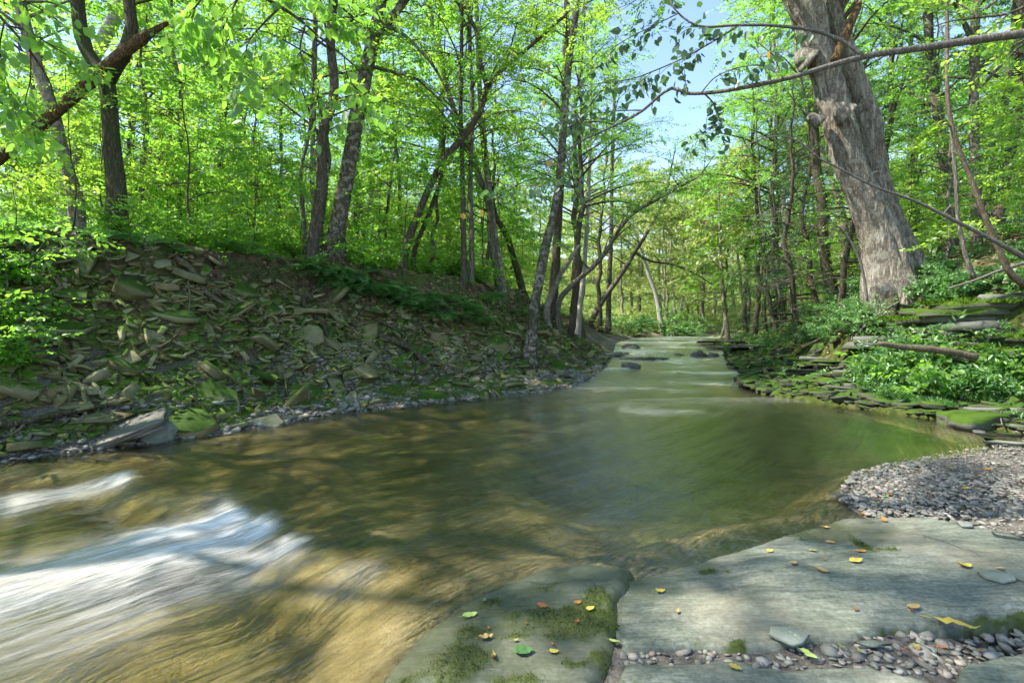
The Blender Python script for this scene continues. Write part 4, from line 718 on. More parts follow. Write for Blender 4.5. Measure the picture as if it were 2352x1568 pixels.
# the huge leaning twin-stemmed tree
def huge():
    Y = 11.2; base = P(2050, 668, Y); base[2] = hgt(base[None, :2])[0]
    root = thing('tree', 'huge leaning grey tree with two fused trunks on the right bank', 'tree', base)
    w = [(2066, 760, 116), (2055, 700, 104), (2044, 660, 86), (2036, 600, 74), (2026, 560, 68), (1999, 484, 62), (1951, 372, 58), (1921, 260, 57), (1896, 167, 55), (1876, 100, 54), (1860, 40, 68), (1843, 0, 72), (1815, -70, 66), (1780, -200, 50)]
    pa = curve([P(a, b, Y) for a, b, _ in w], 110); ra = np.interp(np.linspace(0, 1, 110), np.linspace(0, 1, len(w)), [q/2/F*Y for *_, q in w])
    fl = lambda u, th: 1+.55*np.exp(-u*13)*(1+.9*np.sin(4*th+1))
    mb = MB(); mb.add(*tube(pa, ra, 56, .09, 301, .03, fl)); mb.build('trunk', MAT['big'], root, base, True)
    Y2 = 11.6; w = [(2125, 720, 76), (2104, 640, 62), (2090, 600, 50), (2072, 560, 45), (2050, 510, 43), (2022, 428, 44), (2006, 353, 47), (1990, 260, 47), (1965, 186, 41), (1941, 112, 37), (1920, 40, 31), (1906, -40, 26), (1890, -150, 24)]
    pb = curve([P(a, b, Y2) for a, b, _ in w], 100); rb = np.interp(np.linspace(0, 1, 100), np.linspace(0, 1, len(w)), [q/2/F*Y2 for *_, q in w])
    m2 = MB(); m2.add(*tube(pb, rb, 44, .07, 303, .018, lambda u, th: 1+.5*np.exp(-u*14)*(1+.8*np.sin(3*th)))); m2.build('trunk', MAT['big'], root, base, True)
    m3 = MB(); c0 = P(2050, 668, Y)
    for k_, (a_, L_, r_) in enumerate([(-2.9, 1.1, .17), (-2.2, 1.3, .2), (-1.5, 1.2, .18), (-.8, 1.4, .19), (-.1, 1.3, .2), (.5, 1.2, .17)]):
        q_ = [np.array([c0[0]+math.cos(a_)*d_, c0[1]+math.sin(a_)*d_*.8, 0]) for d_ in (.28, .5, .8, L_)]
        for j_, p_ in enumerate(q_): p_[2] = hgt(p_[None, :2])[0]+[.42, .16, .04, -.08][j_]
        m3.add(*tube(curve(q_, 12), np.linspace(r_, .05, 12), 10, .18, 600+k_))
    m3.build('root_flare', MAT['mossy'], root, base, True)
    # burl stubs of lost limbs
    for (dx, dy, r, yy) in [(1846, 132, 22, Y-.1), (1870, 274, 13, Y-.15), (1932, 256, 20, Y-.42)]:
        V, Q, Tt = tube(curve([P(dx+14, dy+10, yy), P(dx, dy, yy), P(dx-12, dy-6, yy-.03)], 8), np.array([1.25, 1.2, 1.1, 1, .95, .9, .8, .55])*r/F*yy, 14, .15, dx); mk('burl', V, Q, Tt, MAT['big'], root, None, True, base)
    w = [(1918, 140, 19), (1926, 120, 18), (1937, 95, 17), (1950, 65, 18), (1964, 32, 17), (1976, 4, 9)]
    V, Q, Tt = tube(curve([P(a, b, Y-.55+.02*i) for i, (a, b, _) in enumerate(w)], 24), np.interp(np.linspace(0, 1, 24), np.linspace(0, 1, 6), [q/2/F*Y for *_, q in w]), 12, .22, 9, .006); o = mk('broken_limb', V, Q, Tt, MAT['dead'], root, None, True, base); o['label'] = 'orange-brown broken dead limb stub'
    rng = np.random.default_rng(77); mb = MB(); mb, A, D = grow(pa, ra, rng, 14, .8, 4.5, sub=8, mb=mb); mb, a2, d2 = grow(pb, rb, rng, 12, .75, 4., sub=8, mb=mb); mb.build('branches', MAT['big'], root, base); fobj(A+a2, D+d2, 'mid', 'maple', rng, root, base)
huge()
# fallen broken log in the fork
def stick(name, label, pts, Y, mat, cat='stick', seg=7, rough=.12, seed=0, ridge=0, n=26, Ys=None, twigs=0, group=None, part=None):
    Ys = Ys if Ys is not None else [Y]*len(pts); W = [P(a, b, y) for (a, b, w), y in zip(pts, Ys)]; R = [w/2/F*y for (_, _, w), y in zip(pts, Ys)]
    q = curve(W, n); r = np.interp(np.linspace(0, 1, n), np.linspace(0, 1, len(R)), R); mb = MB(); mb.add(*tube(q, np.maximum(r, .003), seg, rough, seed, ridge))
    if twigs:
        rng = np.random.default_rng(seed+5); mb, A, D = grow(q, r, rng, twigs, .2, .35, sub=2, mb=mb)
    o = mb.build(name, MAT[mat], None, W[0], True); o.location = W[0]; return tag(o, label, cat, group)
stick('fallen_log', 'broken brown log lodged slanting across the forked tree', [(-60, 400, 24), (0, 361, 23), (112, 272, 23), (216, 179, 24), (260, 141, 25), (320, 94, 24), (362, 66, 21), (386, 52, 7)], 8.9, 'dead', 'log', 14, .16, 31, .012, 50, Ys=[8.3, 8.4, 8.7, 8.95, 9.0, 9.1, 9.2, 9.25])
stick('fallen_log', 'pale brown fallen log lying behind the plants on the right shore', [(2018, 788, 10), (2060, 795, 13), (2100, 799, 15), (2170, 806, 16), (2242, 819, 15)], 8.1, 'root', 'log', 12, .12, 32, .004)
RT = [('pale root hanging in a hook below the mossy crest', [(718, 690, 14), (703, 676, 15), (697, 690, 14), (712, 716, 12), (730, 730, 12), (745, 752, 10), (752, 775, 7)], 9.6),
      ('long root snaking down the bank from the left crest', [(400, 590, 14), (430, 610, 14), (455, 640, 14), (470, 668, 12), (500, 690, 10), (535, 710, 8)], 8.6),
      ('second root branching beside the long snaking one', [(440, 625, 9), (470, 650, 9), (510, 672, 8), (545, 695, 6)], 8.75),
      ('pale curling root loop at the left edge', [(-10, 722, 17), (20, 712, 13), (22, 690, 12), (60, 684, 10), (110, 676, 11), (138, 664, 10), (134, 648, 8), (100, 632, 6), (60, 627, 5)], 6.6),
      ('thin grey stem bending down the middle of the slope', [(432, 645, 4), (436, 690, 4), (428, 730, 5), (405, 770, 6), (380, 790, 6), (345, 806, 5)], 7.5),
      ('thin mossy stick upright on a pale slab', [(656, 868, 6), (658, 895, 6), (660, 925, 6)], 8.2),
      ('mossy leaning log with forked foot on the right part of the talus', [(805, 742, 12), (850, 762, 15), (900, 782, 16), (945, 800, 15), (975, 830, 14), (1000, 860, 11), (1015, 880, 8)], 10.2),
      ('short forked limb at the foot of the mossy leaning log', [(880, 845, 10), (925, 855, 11), (965, 862, 9), (985, 850, 8)], 10.),
      ('upper branch of the mossy leaning log', [(865, 735, 10), (895, 748, 9), (925, 770, 7), (945, 795, 6)], 10.5),
      ('thin bare stick leaning over the talus', [(1120-190, 775, 3), (950, 762, 3), (978, 742, 2)], 10.6),
      ('thick mossy fallen limb bridging the dark hollow at the lower left', [(-20, 975, 16), (60, 968, 17), (110, 955, 16), (165, 945, 15), (210, 935, 13), (245, 932, 8)], 6.2),
      ('straight pale stick lying at the left edge', [(-10, 935, 4), (60, 912, 5), (110, 892, 5)], 6.1),
      ('yellowish broken stub sticking out at the lower left', [(25, 1000, 7), (45, 985, 7), (55, 975, 6)], 5.9),
      ('mossy root running along the waterline toward the pale trunk', [(1105, 868, 8), (1150, 862, 9), (1190, 852, 11), (1215, 838, 14)], 15.2),
      ('tangle of pale root tips below the slender pale trunk', [(1215, 838, 12), (1222, 850, 8), (1240, 862, 6), (1268, 870, 4)], 15.)]
for i, (lb, pts, Y) in enumerate(RT):
    W = []; Ys = []
    for a, b, w in pts:   # lie just in front of the bank surface
        q = ondrop(a, b, 4.5); Ys.append(min(max(q[1]-.10, Y-1.2), Y+1.2))
    Ys = np.convolve(np.pad(Ys, 1, 'edge'), [.25, .5, .25], 'valid'); nm = 'root' if 'root' in lb else 'stick'
    stick(nm, lb, pts, Y, 'mossy' if 'mossy' in lb else 'root', 'root' if nm == 'root' else 'stick', 8, .15, 400+i, 0, 28, Ys=list(Ys))
# right bank: bent saplings, sticks
stick('sapling', 'long bare bent sapling arching left across the huge tree', [(2370, 600, 13), (2268, 545, 10), (2180, 500, 9), (2100, 461, 8), (2007, 428, 6), (1914, 380, 5), (1877, 362, 5), (1840, 328, 4), (1795, 312, 3.5), (1747, 320, 2.5), (1700, 340, 2)], 7.2, 'twig', 'sapling', 8, .08, 51, twigs=5)
stick('sapling', 'crooked tan sapling rising beside the bent bare one at the right', [(2352, 655, 15), (2338, 645, 13), (2320, 627, 12), (2294, 571, 11), (2268, 511, 10), (2250, 465, 10), (2230, 409, 9), (2193, 316, 9), (2178, 240, 8), (2175, 160, 8), (2176, 60, 7), (2172, -40, 6)], 7.4, 'root', 'sapling', 8, .1, 52, twigs=5)
stick('sapling', 'slim grey stem between the huge tree and the crooked sapling', [(2238, 640, 11), (2222, 600, 10), (2212, 560, 9), (2200, 500, 8), (2196, 420, 7), (2185, 300, 6)], 8.2, 'grey', 'sapling', 8, .1, 53, twigs=4)
stick('stick', 'pale bare pole lying on the bank at the right edge', [(2180, 662, 5), (2235, 645, 6), (2300, 620, 7), (2360, 602, 8)], 7.6, 'twig', 'stick', 8, .06, 54)
for i, (lb, pts) in enumerate([('longest straight pale stick slanting down to the moss ledge', [(2140, 730, 5), (2085, 776, 5), (2040, 812, 5), (2010, 838, 3)]), ('forked stick crossing just right of the longest one', [(2168, 722, 3), (2150, 745, 4), (2110, 770, 5), (2060, 806, 5), (2020, 830, 4), (1985, 868, 3)]), ('thin dark stick low over the mossy ledges', [(2130, 748, 3), (2060, 770, 3), (2000, 820, 3), (1950, 850, 2)]), ('curved bare branch with twigs left of the sticks', [(1930, 710, 4), (1958, 697, 5), (1985, 692, 5), (1997, 686, 4)]), ('grey twig crossing under the huge tree', [(1935, 736, 3), (1950, 741, 4), (1990, 742, 4), (2020, 728, 4), (2060, 700, 4)]), ('pale thin stick propped below the huge tree', [(1960, 780, 3), (1985, 750, 4), (2020, 720, 4), (2070, 690, 3)]), ('brown fallen branch sloping along the bank left of the sticks', [(1840, 800, 6), (1900, 770, 6), (1950, 745, 5), (1985, 722, 4)]), ('thin upright dead twig among the green plants', [(2172, 880, 3), (2175, 850, 3), (2168, 815, 3), (2158, 790, 2)]), ('bare curved twig at the right waterline', [(2302, 975, 3), (2298, 955, 3), (2312, 925, 3), (2325, 895, 2)])]):
    Ys = [ondrop(a, b, 5)[1]-.25 for a, b, w in pts]; m_ = np.median(Ys); Ys = [min(max(y, m_-1), m_+1) for y in Ys]
    stick('stick', lb, pts, 8, 'twig' if i != 6 else 'brown', 'stick', 6, .1, 60+i, Ys=Ys, twigs=3 if i in (1, 2, 3, 4) else 0)
stick('sapling', 'small pale dead sapling left of the huge tree', [(1992, 690, 5), (1985, 640, 6), (1968, 580, 6), (1948, 545, 5), (1925, 520, 3), (1905, 508, 2)], 9.8, 'twig', 'sapling', 6, .1, 81, twigs=3)
# ---- overhanging branches close to the camera
def overhang(label, main, Y0, Y1, mat, leafm, kind, sides, seed, w2=1.):
    n_ = len(main); Ys = np.linspace(Y0, Y1, n_); W = [P(a, b, y) for (a, b, w), y in zip(main, Ys)]; R = [w/2/F*y for (a, b, w), y in zip(main, Ys)]; root = thing('overhanging_branch', label, 'branch', W[0]); rng = np.random.default_rng(seed)
    q = curve(W, 60); r = np.interp(np.linspace(0, 1, 60), np.linspace(0, 1, n_), R); mb = MB(); mb.add(*tube(q, r, 10, .09, seed)); A, D = [], []
    for pts, ya, yb, nl in sides:
        Yq = np.linspace(ya, yb, len(pts)); W2 = [P(a, b, y) for (a, b, w), y in zip(pts, Yq)]; R2 = [w/2/F*y for (a, b, w), y in zip(pts, Yq)]; q2 = curve(W2, 24); mb.add(*tube(q2, np.maximum(np.interp(np.linspace(0, 1, 24), np.linspace(0, 1, len(R2)), R2), .0018), 6, .08, seed+1))
        for j in range(nl if kind == 'hang' else int(nl*.55)):
            t = rng.uniform(.15, 1); c_ = q2[int(t*23)]; d = q2[min(int(t*23)+1, 23)]-q2[max(int(t*23)-1, 0)]; d = d/np.linalg.norm(d)+rng.normal(0, .5, 3)*[1, .8, .6]; e = c_+d*rng.uniform(.04, .12)+[0, 0, -.03]; mb.add(*tube(np.array([c_, (c_+e)/2+[0, 0, .01], e]), [.003, .002, .0015], 4)); A.append(e-d*.1); D.append(d)
    mb.build('twigs', MAT[mat], root, W[0], True)
    if A: fobj(A, D, kind, leafm, rng, root, W[0], 'leaves', (.7, 1.1) if kind == 'hang' else (.55, .95), .4)
    return root
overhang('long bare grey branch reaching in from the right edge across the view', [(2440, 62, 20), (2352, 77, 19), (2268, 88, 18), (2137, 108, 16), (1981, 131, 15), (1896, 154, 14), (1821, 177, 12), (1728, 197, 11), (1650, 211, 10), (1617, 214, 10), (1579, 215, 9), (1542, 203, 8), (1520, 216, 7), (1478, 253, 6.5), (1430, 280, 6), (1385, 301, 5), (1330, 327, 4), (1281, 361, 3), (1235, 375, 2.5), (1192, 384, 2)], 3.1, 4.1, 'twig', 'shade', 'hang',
 [([(1981, 128, 9), (1951, 104, 9), (1896, 78, 8), (1803, 61, 7), (1698, 58, 6), (1598, 58, 5), (1550, 22, 4), (1530, -20, 3)], 3.3, 3.7, 12), ([(1698, 58, 5), (1635, 97, 4), (1561, 138, 3.5), (1505, 162, 3), (1460, 179, 2.5), (1370, 193, 2), (1300, 205, 1.5)], 3.55, 4.1, 16), ([(1610, 214, 4), (1640, 180, 3), (1680, 160, 2.5), (1740, 148, 2)], 3.5, 3.4, 8), ([(1617, 214, 4), (1640, 240, 3), (1650, 270, 2.5), (1630, 300, 2)], 3.6, 3.7, 9), ([(1579, 216, 3), (1572, 180, 2), (1555, 140, 2), (1560, 110, 1.5)], 3.6, 3.7, 3),
  ([(1478, 253, 3), (1420, 255, 2.5), (1360, 262, 2), (1290, 280, 1.5)], 3.8, 4.2, 9), ([(1385, 301, 3), (1350, 290, 2), (1320, 270, 2), (1300, 240, 1.5)], 3.9, 4.1, 7), ([(1281, 361, 2), (1240, 420, 2), (1180, 425, 1.5), (1120, 415, 1.5)], 4., 4.3, 8), ([(1330, 327, 2), (1310, 350, 2), (1300, 390, 1.5)], 4., 4.1, 5), ([(1560, 30, 3), (1500, 60, 2), (1440, 90, 2), (1380, 130, 1.5)], 3.7, 4.1, 9)], 501)
overhang('leafy bright green branch hanging in at the top left of centre', [(520, -60, 9), (600, -10, 8), (680, 40, 7), (740, 90, 5), (790, 130, 4), (840, 180, 3), (860, 215, 2)], 3., 3.6, 'brown', 'maple', 'big',
 [([(560, -30, 5), (530, 30, 4), (510, 80, 3), (520, 130, 2)], 3., 3.2, 12), ([(640, 20, 5), (600, 60, 4), (570, 100, 3), (560, 150, 2)], 3.1, 3.3, 14), ([(700, 60, 5), (690, 110, 4), (700, 160, 3), (720, 210, 2)], 3.2, 3.4, 15), ([(680, 40, 4), (740, 50, 3), (800, 40, 3), (850, 60, 2)], 3.2, 3.4, 14), ([(790, 130, 3), (800, 180, 3), (830, 215, 2)], 3.4, 3.6, 10), ([(600, -10, 4), (650, -5, 3), (720, -10, 3), (790, 10, 2)], 3.1, 3.2, 12), ([(520, -60, 4), (470, -10, 4), (440, 30, 3), (420, 60, 2)], 2.9, 3.1, 12)], 502)
overhang('leafy branch hanging over the top left corner', [(-120, -60, 9), (-40, 0, 8), (20, 60, 6), (70, 120, 5), (110, 180, 3), (130, 240, 2)], 3.3, 3.8, 'brown', 'maple', 'big',
 [([(-40, 0, 4), (30, -5, 4), (90, 20, 3), (150, 60, 2)], 3.3, 3.5, 14), ([(20, 60, 4), (60, 70, 4), (110, 100, 3), (160, 130, 2)], 3.4, 3.6, 12), ([(10, 50, 4), (0, 110, 3), (10, 170, 3), (30, 230, 2)], 3.4, 3.7, 16), ([(70, 120, 3), (70, 180, 3), (60, 240, 2), (80, 290, 2)], 3.6, 3.9, 14), ([(-40, 60, 4), (-30, 140, 3), (0, 220, 3), (20, 300, 2)], 3.5, 3.9, 14)], 503)
overhang('leafy branch with yellow-green leaves at the top right corner', [(2440, -40, 9), (2380, 0, 7), (2320, 30, 6), (2250, 40, 5), (2180, 50, 3), (2120, 70, 2)], 5., 5.6, 'brown', 'yellow', 'near',
 [([(2380, 0, 4), (2330, 60, 3), (2300, 120, 2)], 5., 5.3, 12), ([(2320, 30, 4), (2260, 80, 3), (2210, 130, 2)], 5.2, 5.5, 12), ([(2250, 40, 3), (2200, 10, 3), (2140, 0, 2)], 5.3, 5.6, 12)], 504)
# a few yellowed leaves caught on the twigs
for i, (dx, dy, Y, nm) in enumerate([(1262, 376, 3.9, 'yellow leaf hanging in front of the slender pale trunk'), (1064, 497, 4.1, 'orange-yellow leaf hanging left of its twin near the centre'), (1108, 489, 4.1, 'yellow leaf hanging right of its twin near the centre'), (1767, 125, 3.3, 'yellow leaf hanging against the blue sky'), (1250, 238, 4., 'rusty leaf high on a twig near the centre')]): 
    V = np.array([(0, 0, 0), (.28, .45, .1), (.68, .38, .08), (1, 0, -.1), (.68, -.38, .08), (.28, -.45, .1)])*.055; V = V[:, [1, 2, 0]]*[1, 1, -1]; o = mk('hanging_leaf', V, [[0, 1, 2, 3], [0, 3, 4, 5]], None, None, None, None, True); MAT.setdefault('autumn', leaf_mat('leaf_autumn', (.5, .27, .03), (.5, .27, .03), (.75, .42, .05))); o.data.materials.append(MAT['autumn']); o.location = P(dx, dy-8, Y); o.rotation_euler = (0, 0, i*.5); tag(o, nm, 'leaf')
# ---- generic plants, each built once and copied
def variant(kind, seed):
    rng = np.random.default_rng(seed); h = {'sap': 4.2, 'under': 7., 'canopy': 17., 'shrub': 1.5, 'far': 20., 'hem': 9.}[kind[0]]
    root = thing(kind[1], 'x', kind[2]); m = 24; x = np.cumsum(rng.normal(0, .012*h, (m, 2)), 0)*.5; x[0] = 0; pa = np.c_[x, np.linspace(-.15, h, m)]; r0 = {'sap': .025, 'under': .06, 'canopy': .19, 'shrub': .012, 'far': .26, 'hem': .12}[kind[0]]; ra = np.linspace(r0, r0*.18, m); mb = MB()
    mb.add(*tube(pa, ra, 8 if h > 5 else 5, .1, seed))
    if kind[0] == 'sap': mb, A, D = grow(pa, ra, rng, 13, .22, 1.3, (.1, .6), 5, mb, .3)
    if kind[0] == 'under': mb, A, D = grow(pa, ra, rng, 18, .2, 2.2, (.1, .6), 6, mb, .3)
    if kind[0] == 'canopy': mb, A, D = grow(pa, ra, rng, 26, .34, 4.2, (.3, .9), 8, mb, .3)
    if kind[0] == 'far': mb, A, D = grow(pa, ra, rng, 30, .18, 4.6, (.2, .8), 5, mb, .3)
    if kind[0] == 'hem': mb, A, D = grow(pa, ra, rng, 46, .06, 2.4, (-.1, .25), 7, mb, .3, shrink=.8)
    if kind[0] == 'shrub':
        A, D = [], []
        for i in range(9):
            a = rng.uniform(0, 6.28); s = np.linspace(0, 1, 6)[:, None]; L_ = rng.uniform(.7, 1.4); q = s*L_*np.array([math.cos(a)*.6, math.sin(a)*.6, 1.])+s*s*L_*[math.cos(a)*.3, math.sin(a)*.3, -.35]; mb.add(*tube(q, np.linspace(.010, .003, 6), 4))
            for t in np.linspace(.3, 1, 6):
                for _ in range(2): A.append(q[int(t*5)]+rng.normal(0, .05, 3)); d = rng.normal(0, 1, 3)*[1, 1, .2]; D.append(d)
    mb.build('trunk' if h > 5 else 'stem', MAT[kind[4]], root, None, True); A, D = np.array(A), np.array(D)
    fobj(A, D, kind[3], kind[5], rng, root, None, 'crown' if h > 3 else 'foliage'); return root
VAR = {}
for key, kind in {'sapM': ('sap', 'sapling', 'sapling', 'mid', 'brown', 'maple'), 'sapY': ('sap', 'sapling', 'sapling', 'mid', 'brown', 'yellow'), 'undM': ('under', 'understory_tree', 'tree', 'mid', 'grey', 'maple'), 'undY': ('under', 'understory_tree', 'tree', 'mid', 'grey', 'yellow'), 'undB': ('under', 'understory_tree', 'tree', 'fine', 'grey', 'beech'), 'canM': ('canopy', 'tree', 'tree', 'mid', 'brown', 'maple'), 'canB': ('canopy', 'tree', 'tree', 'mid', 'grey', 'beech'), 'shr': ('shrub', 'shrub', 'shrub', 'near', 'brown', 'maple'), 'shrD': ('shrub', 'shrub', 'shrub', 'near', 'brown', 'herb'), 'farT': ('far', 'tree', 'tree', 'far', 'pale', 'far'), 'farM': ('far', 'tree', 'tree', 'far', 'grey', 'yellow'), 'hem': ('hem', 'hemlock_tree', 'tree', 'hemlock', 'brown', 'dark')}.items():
    VAR[key] = [variant(kind, sd*7+len(key)+ord(key[-1])) for sd in range(1 if key[:3] in ('hem', 'can') else 2)]
USED = {}; LBL = {}
def place(key, x, y, s, label, group, rng, dz=0.):
    v = VAR[key][int(rng.integers(len(VAR[key])))]; z = hgt([[x, y]])[0]+dz; rz = rng.uniform(0, 6.28); tl = rng.normal(0, .04, 2)
    if not USED.get(v.name): USED[v.name] = 1; v.location = (x, y, z); v.rotation_euler = (tl[0], tl[1], rz); v.scale = (s, s, s); v['label'] = label; v['group'] = group; return v
    return dup(v, (x, y, z), rz, s, label, group, tl)
LM = [(-200, 'left of the forked tree'), (290, 'right of the forked tree'), (480, 'between forked tree and mottled birch'), (640, 'left of the mottled birch'), (790, 'right of the mottled birch'), (930, 'behind the leaning centre trunks'), (1050, 'beside the centre cluster of trunks'), (1210, 'behind the slender pale trunk'), (1330, 'near the dark leaning far tree'), (1440, 'beside the stream gap'), (1640, 'beside the far right white trunks'), (1780, 'left of the huge leaning tree'), (1990, 'behind the huge leaning tree'), (2120, 'right of the huge leaning tree'), (2250, 'near the right edge')]
def where(x, y):
    dx = CX+F*x/max(y, .5); return [t for a, t in LM if dx >= a][-1] if dx > -200 else 'left of the forked tree'
def lab(look, x, y): return look+(' close by, ' if y < 13 else (' farther back, ' if y < 21 else ' far back, '))+where(x, y)
rg = np.random.default_rng(41)
def scatter(n, box, cond, md, tries=4000):
    out = []
    for _ in range(tries):
        x, y = rg.uniform(box[0], box[1]), rg.uniform(box[2], box[3]); 
        if cond(x, y) and all((x-a)**2+(y-b)**2 > md*md for a, b in out): out.append((x, y))
        if len(out) >= n: break
    return out
def dside(x, y):
    r = look([[x, y]])[0]; return r[1], r[2], r[3] < 0
def leftland(lo, hi, fx=-1.15): return lambda x, y: (lambda d: (not d[2]) and d[0] < d[1] and lo < d[0] < hi and x/y > fx)(dside(x, y))
def rightland(lo, hi, fx=1.15): return lambda x, y: (lambda d: (not d[2]) and d[1] < d[0] and lo < d[1] < hi and x/y < fx and y > 8)(dside(x, y))
for x, y in scatter(70, (-22, 3, 8.5, 27), leftland(3.4, 17), 1.05):
    k = rg.choice(['sapM', 'sapY']); place(k, x, y, rg.uniform(.6, 1.15), lab('slim sapling with '+('green' if k == 'sapM' else 'yellow-green')+' leaves', x, y), 'saplings in the left wood', rg)
for x, y in scatter(56, (-38, 4, 10.5, 38), lambda x, y: x/y < .12 and leftland(4.2, 30)(x, y), 2.1):
    k = rg.choice(['undM', 'undY', 'undM', 'undB']); place(k, x, y, rg.uniform(.8, 1.5), lab('spreading '+{'undM': 'bright green', 'undY': 'yellow-green', 'undB': 'small-leaved'}[k]+' understory tree', x, y), 'understory trees in the left wood', rg)
for x, y in scatter(18, (-46, 1, 18, 48), lambda x, y: x/y < .04 and leftland(7, 40)(x, y), 4.8):
    k = rg.choice(['canM', 'canB']); place(k, x, y, rg.uniform(.8, 1.25), lab('tall '+('brown' if k == 'canM' else 'grey')+'-trunked tree', x, y), 'tall trees in the left wood', rg)
for x, y in scatter(16, (4, 16, 9, 24), rightland(2.9, 9), 1.3):
    place(rg.choice(['sapM', 'sapY']), x, y, rg.uniform(.5, 1.), lab('slim leafy right-slope sapling', x, y), 'saplings on the right slope', rg)
for x, y in scatter(30, (6, 40, 11, 40), rightland(3.5, 28), 2.3):
    k = rg.choice(['undM', 'undB', 'undY']); place(k, x, y, rg.uniform(.8, 1.4), lab('spreading '+{'undM': 'bright green', 'undY': 'yellow-green', 'undB': 'small-leaved'}[k]+' understory tree', x, y), 'understory trees on the right slope', rg)
for x, y in [(12.5, 23.5), (14.5, 28.5), (17.5, 34), (11.5, 18.5), (15.5, 22)]+scatter(18, (9, 50, 15, 50), rightland(5, 36), 4.6):
    place(rg.choice(['canM', 'canB']), x, y, rg.uniform(.8, 1.2), lab('tall right-slope tree', x, y), 'tall trees on the right slope', rg)
for x, y, s in [(8.6, 13.6, .75), (9.3, 16.5, .9), (11.5, 19, 1.)]: place('hem', x, y, s, lab('dark drooping hemlock', x, y), 'hemlocks behind the huge tree', rg)
for x, y, s in [(11.4, 20., 1.1), (13., 24.5, 1.2), (15.5, 29, 1.3), (12.2, 22, 1.6), (15, 26.5, 1.7), (14, 33, 1.8), (17.5, 31, 1.8)]: place('undB', x, y+1.5, s, lab('dense small-leaved shore tree', x, y), 'trees on the far right shore', rg)
FT = scatter(40, (-60, 80, 42, 90), lambda x, y: -1.1 < x/y < 1.1 and not dside(x, y)[2], 6.)
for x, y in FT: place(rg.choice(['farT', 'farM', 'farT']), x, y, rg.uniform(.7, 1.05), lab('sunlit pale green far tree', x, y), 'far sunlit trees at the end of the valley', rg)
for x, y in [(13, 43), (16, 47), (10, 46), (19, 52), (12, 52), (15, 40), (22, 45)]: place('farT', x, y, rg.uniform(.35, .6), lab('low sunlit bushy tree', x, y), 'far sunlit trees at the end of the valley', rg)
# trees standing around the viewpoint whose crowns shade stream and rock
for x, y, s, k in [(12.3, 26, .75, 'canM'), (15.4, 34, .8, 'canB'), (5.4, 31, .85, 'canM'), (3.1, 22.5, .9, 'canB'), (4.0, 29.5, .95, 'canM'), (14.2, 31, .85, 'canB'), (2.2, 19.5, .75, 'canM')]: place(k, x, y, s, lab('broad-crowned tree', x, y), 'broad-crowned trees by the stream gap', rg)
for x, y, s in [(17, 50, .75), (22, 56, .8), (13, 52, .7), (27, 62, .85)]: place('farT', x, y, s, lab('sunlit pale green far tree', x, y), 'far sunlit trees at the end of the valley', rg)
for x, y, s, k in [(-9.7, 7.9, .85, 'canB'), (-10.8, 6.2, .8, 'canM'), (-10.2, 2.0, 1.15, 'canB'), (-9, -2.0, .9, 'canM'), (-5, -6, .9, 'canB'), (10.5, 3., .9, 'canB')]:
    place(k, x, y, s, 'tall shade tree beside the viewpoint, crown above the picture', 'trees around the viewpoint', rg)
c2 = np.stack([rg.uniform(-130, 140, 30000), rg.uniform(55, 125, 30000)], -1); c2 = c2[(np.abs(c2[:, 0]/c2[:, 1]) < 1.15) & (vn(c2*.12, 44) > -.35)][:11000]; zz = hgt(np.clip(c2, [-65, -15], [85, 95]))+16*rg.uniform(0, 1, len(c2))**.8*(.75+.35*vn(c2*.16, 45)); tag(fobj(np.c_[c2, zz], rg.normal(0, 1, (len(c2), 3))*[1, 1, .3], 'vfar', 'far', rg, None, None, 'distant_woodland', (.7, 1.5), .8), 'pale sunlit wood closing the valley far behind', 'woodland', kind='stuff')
# shrubs
SH = [(x, y) for x, y in scatter(30, (-12, 3, 7.5, 18), leftland(3.4, 6.), .95)]
for x, y in SH: place('shr', x, y, rg.uniform(.5, 1.1), lab('low leafy shrub on the left crest', x, y), 'low shrubs along the left crest', rg)
for x, y, s in [(-6.6, 6.6, 1.), (-7., 7.3, 1.1), (-7.6, 7.2, 1.2), (-6.3, 6.2, .7)]: place('shr', x, y, s, 'bright leafy shrub at the left edge of the bank', 'shrubs at the left edge', rg)
for x, y in scatter(22, (5.5, 14, 8.5, 18), rightland(1.9, 4.2), .8): place('shrD', x, y, rg.uniform(.35, .8), lab('small leafy bush on the right slope', x, y), 'bushes on the right slope', rg)
for dx, Y in [(1510, 40), (1550, 39), (1585, 38.5), (1440, 35), (1460, 36)]:
    x = (dx-CX)/F*Y; place('shrD', x, Y, 1.7, 'round dark bush at the end of the stream', 'bushes at the end of the stream', rg)
for rt in VAR.values():
    for v in rt:
        if not USED.get(v.name):
            for c_ in list(v.children): bpy.data.objects.remove(c_)
            bpy.data.objects.remove(v)
# ferns along the crest
def fern(seed):
    rng = np.random.default_rng(seed); mb = MB()
    for f in range(9):
        a = f/9*6.28+rng.normal(0, .2); L_ = rng.uniform(.35, .6); s = np.linspace(0, 1, 12)[:, None]; h = np.array([math.cos(a), math.sin(a), 0]); q = L_*(s*h*.85+(s*.75-s*s*.75)*[0, 0, 1.]); mb.add(*tube(q, np.linspace(.004, .001, 12), 3), a=.3)
        for i in range(1, 12):
            w = .16*L_*math.sin(math.pi*min(1, (i/12)**.6))*1.6+.01; t = q[i]-q[i-1]; t /= np.linalg.norm(t); sd = np.cross(t, [0, 0, 1.]); sd /= np.linalg.norm(sd)+1e-9
            for sg in (-1, 1):
                tip = q[i]+sd*sg*w+t*w*.35+[0, 0, -.1*w]; b = t*.022*(.6+L_); mb.add([q[i]-b*.5, (q[i]+tip)/2+b*.5, tip, (q[i]+tip)/2-b*.7], [[0, 1, 2, 3]], a=rng.uniform(.2, .9))
    return mb
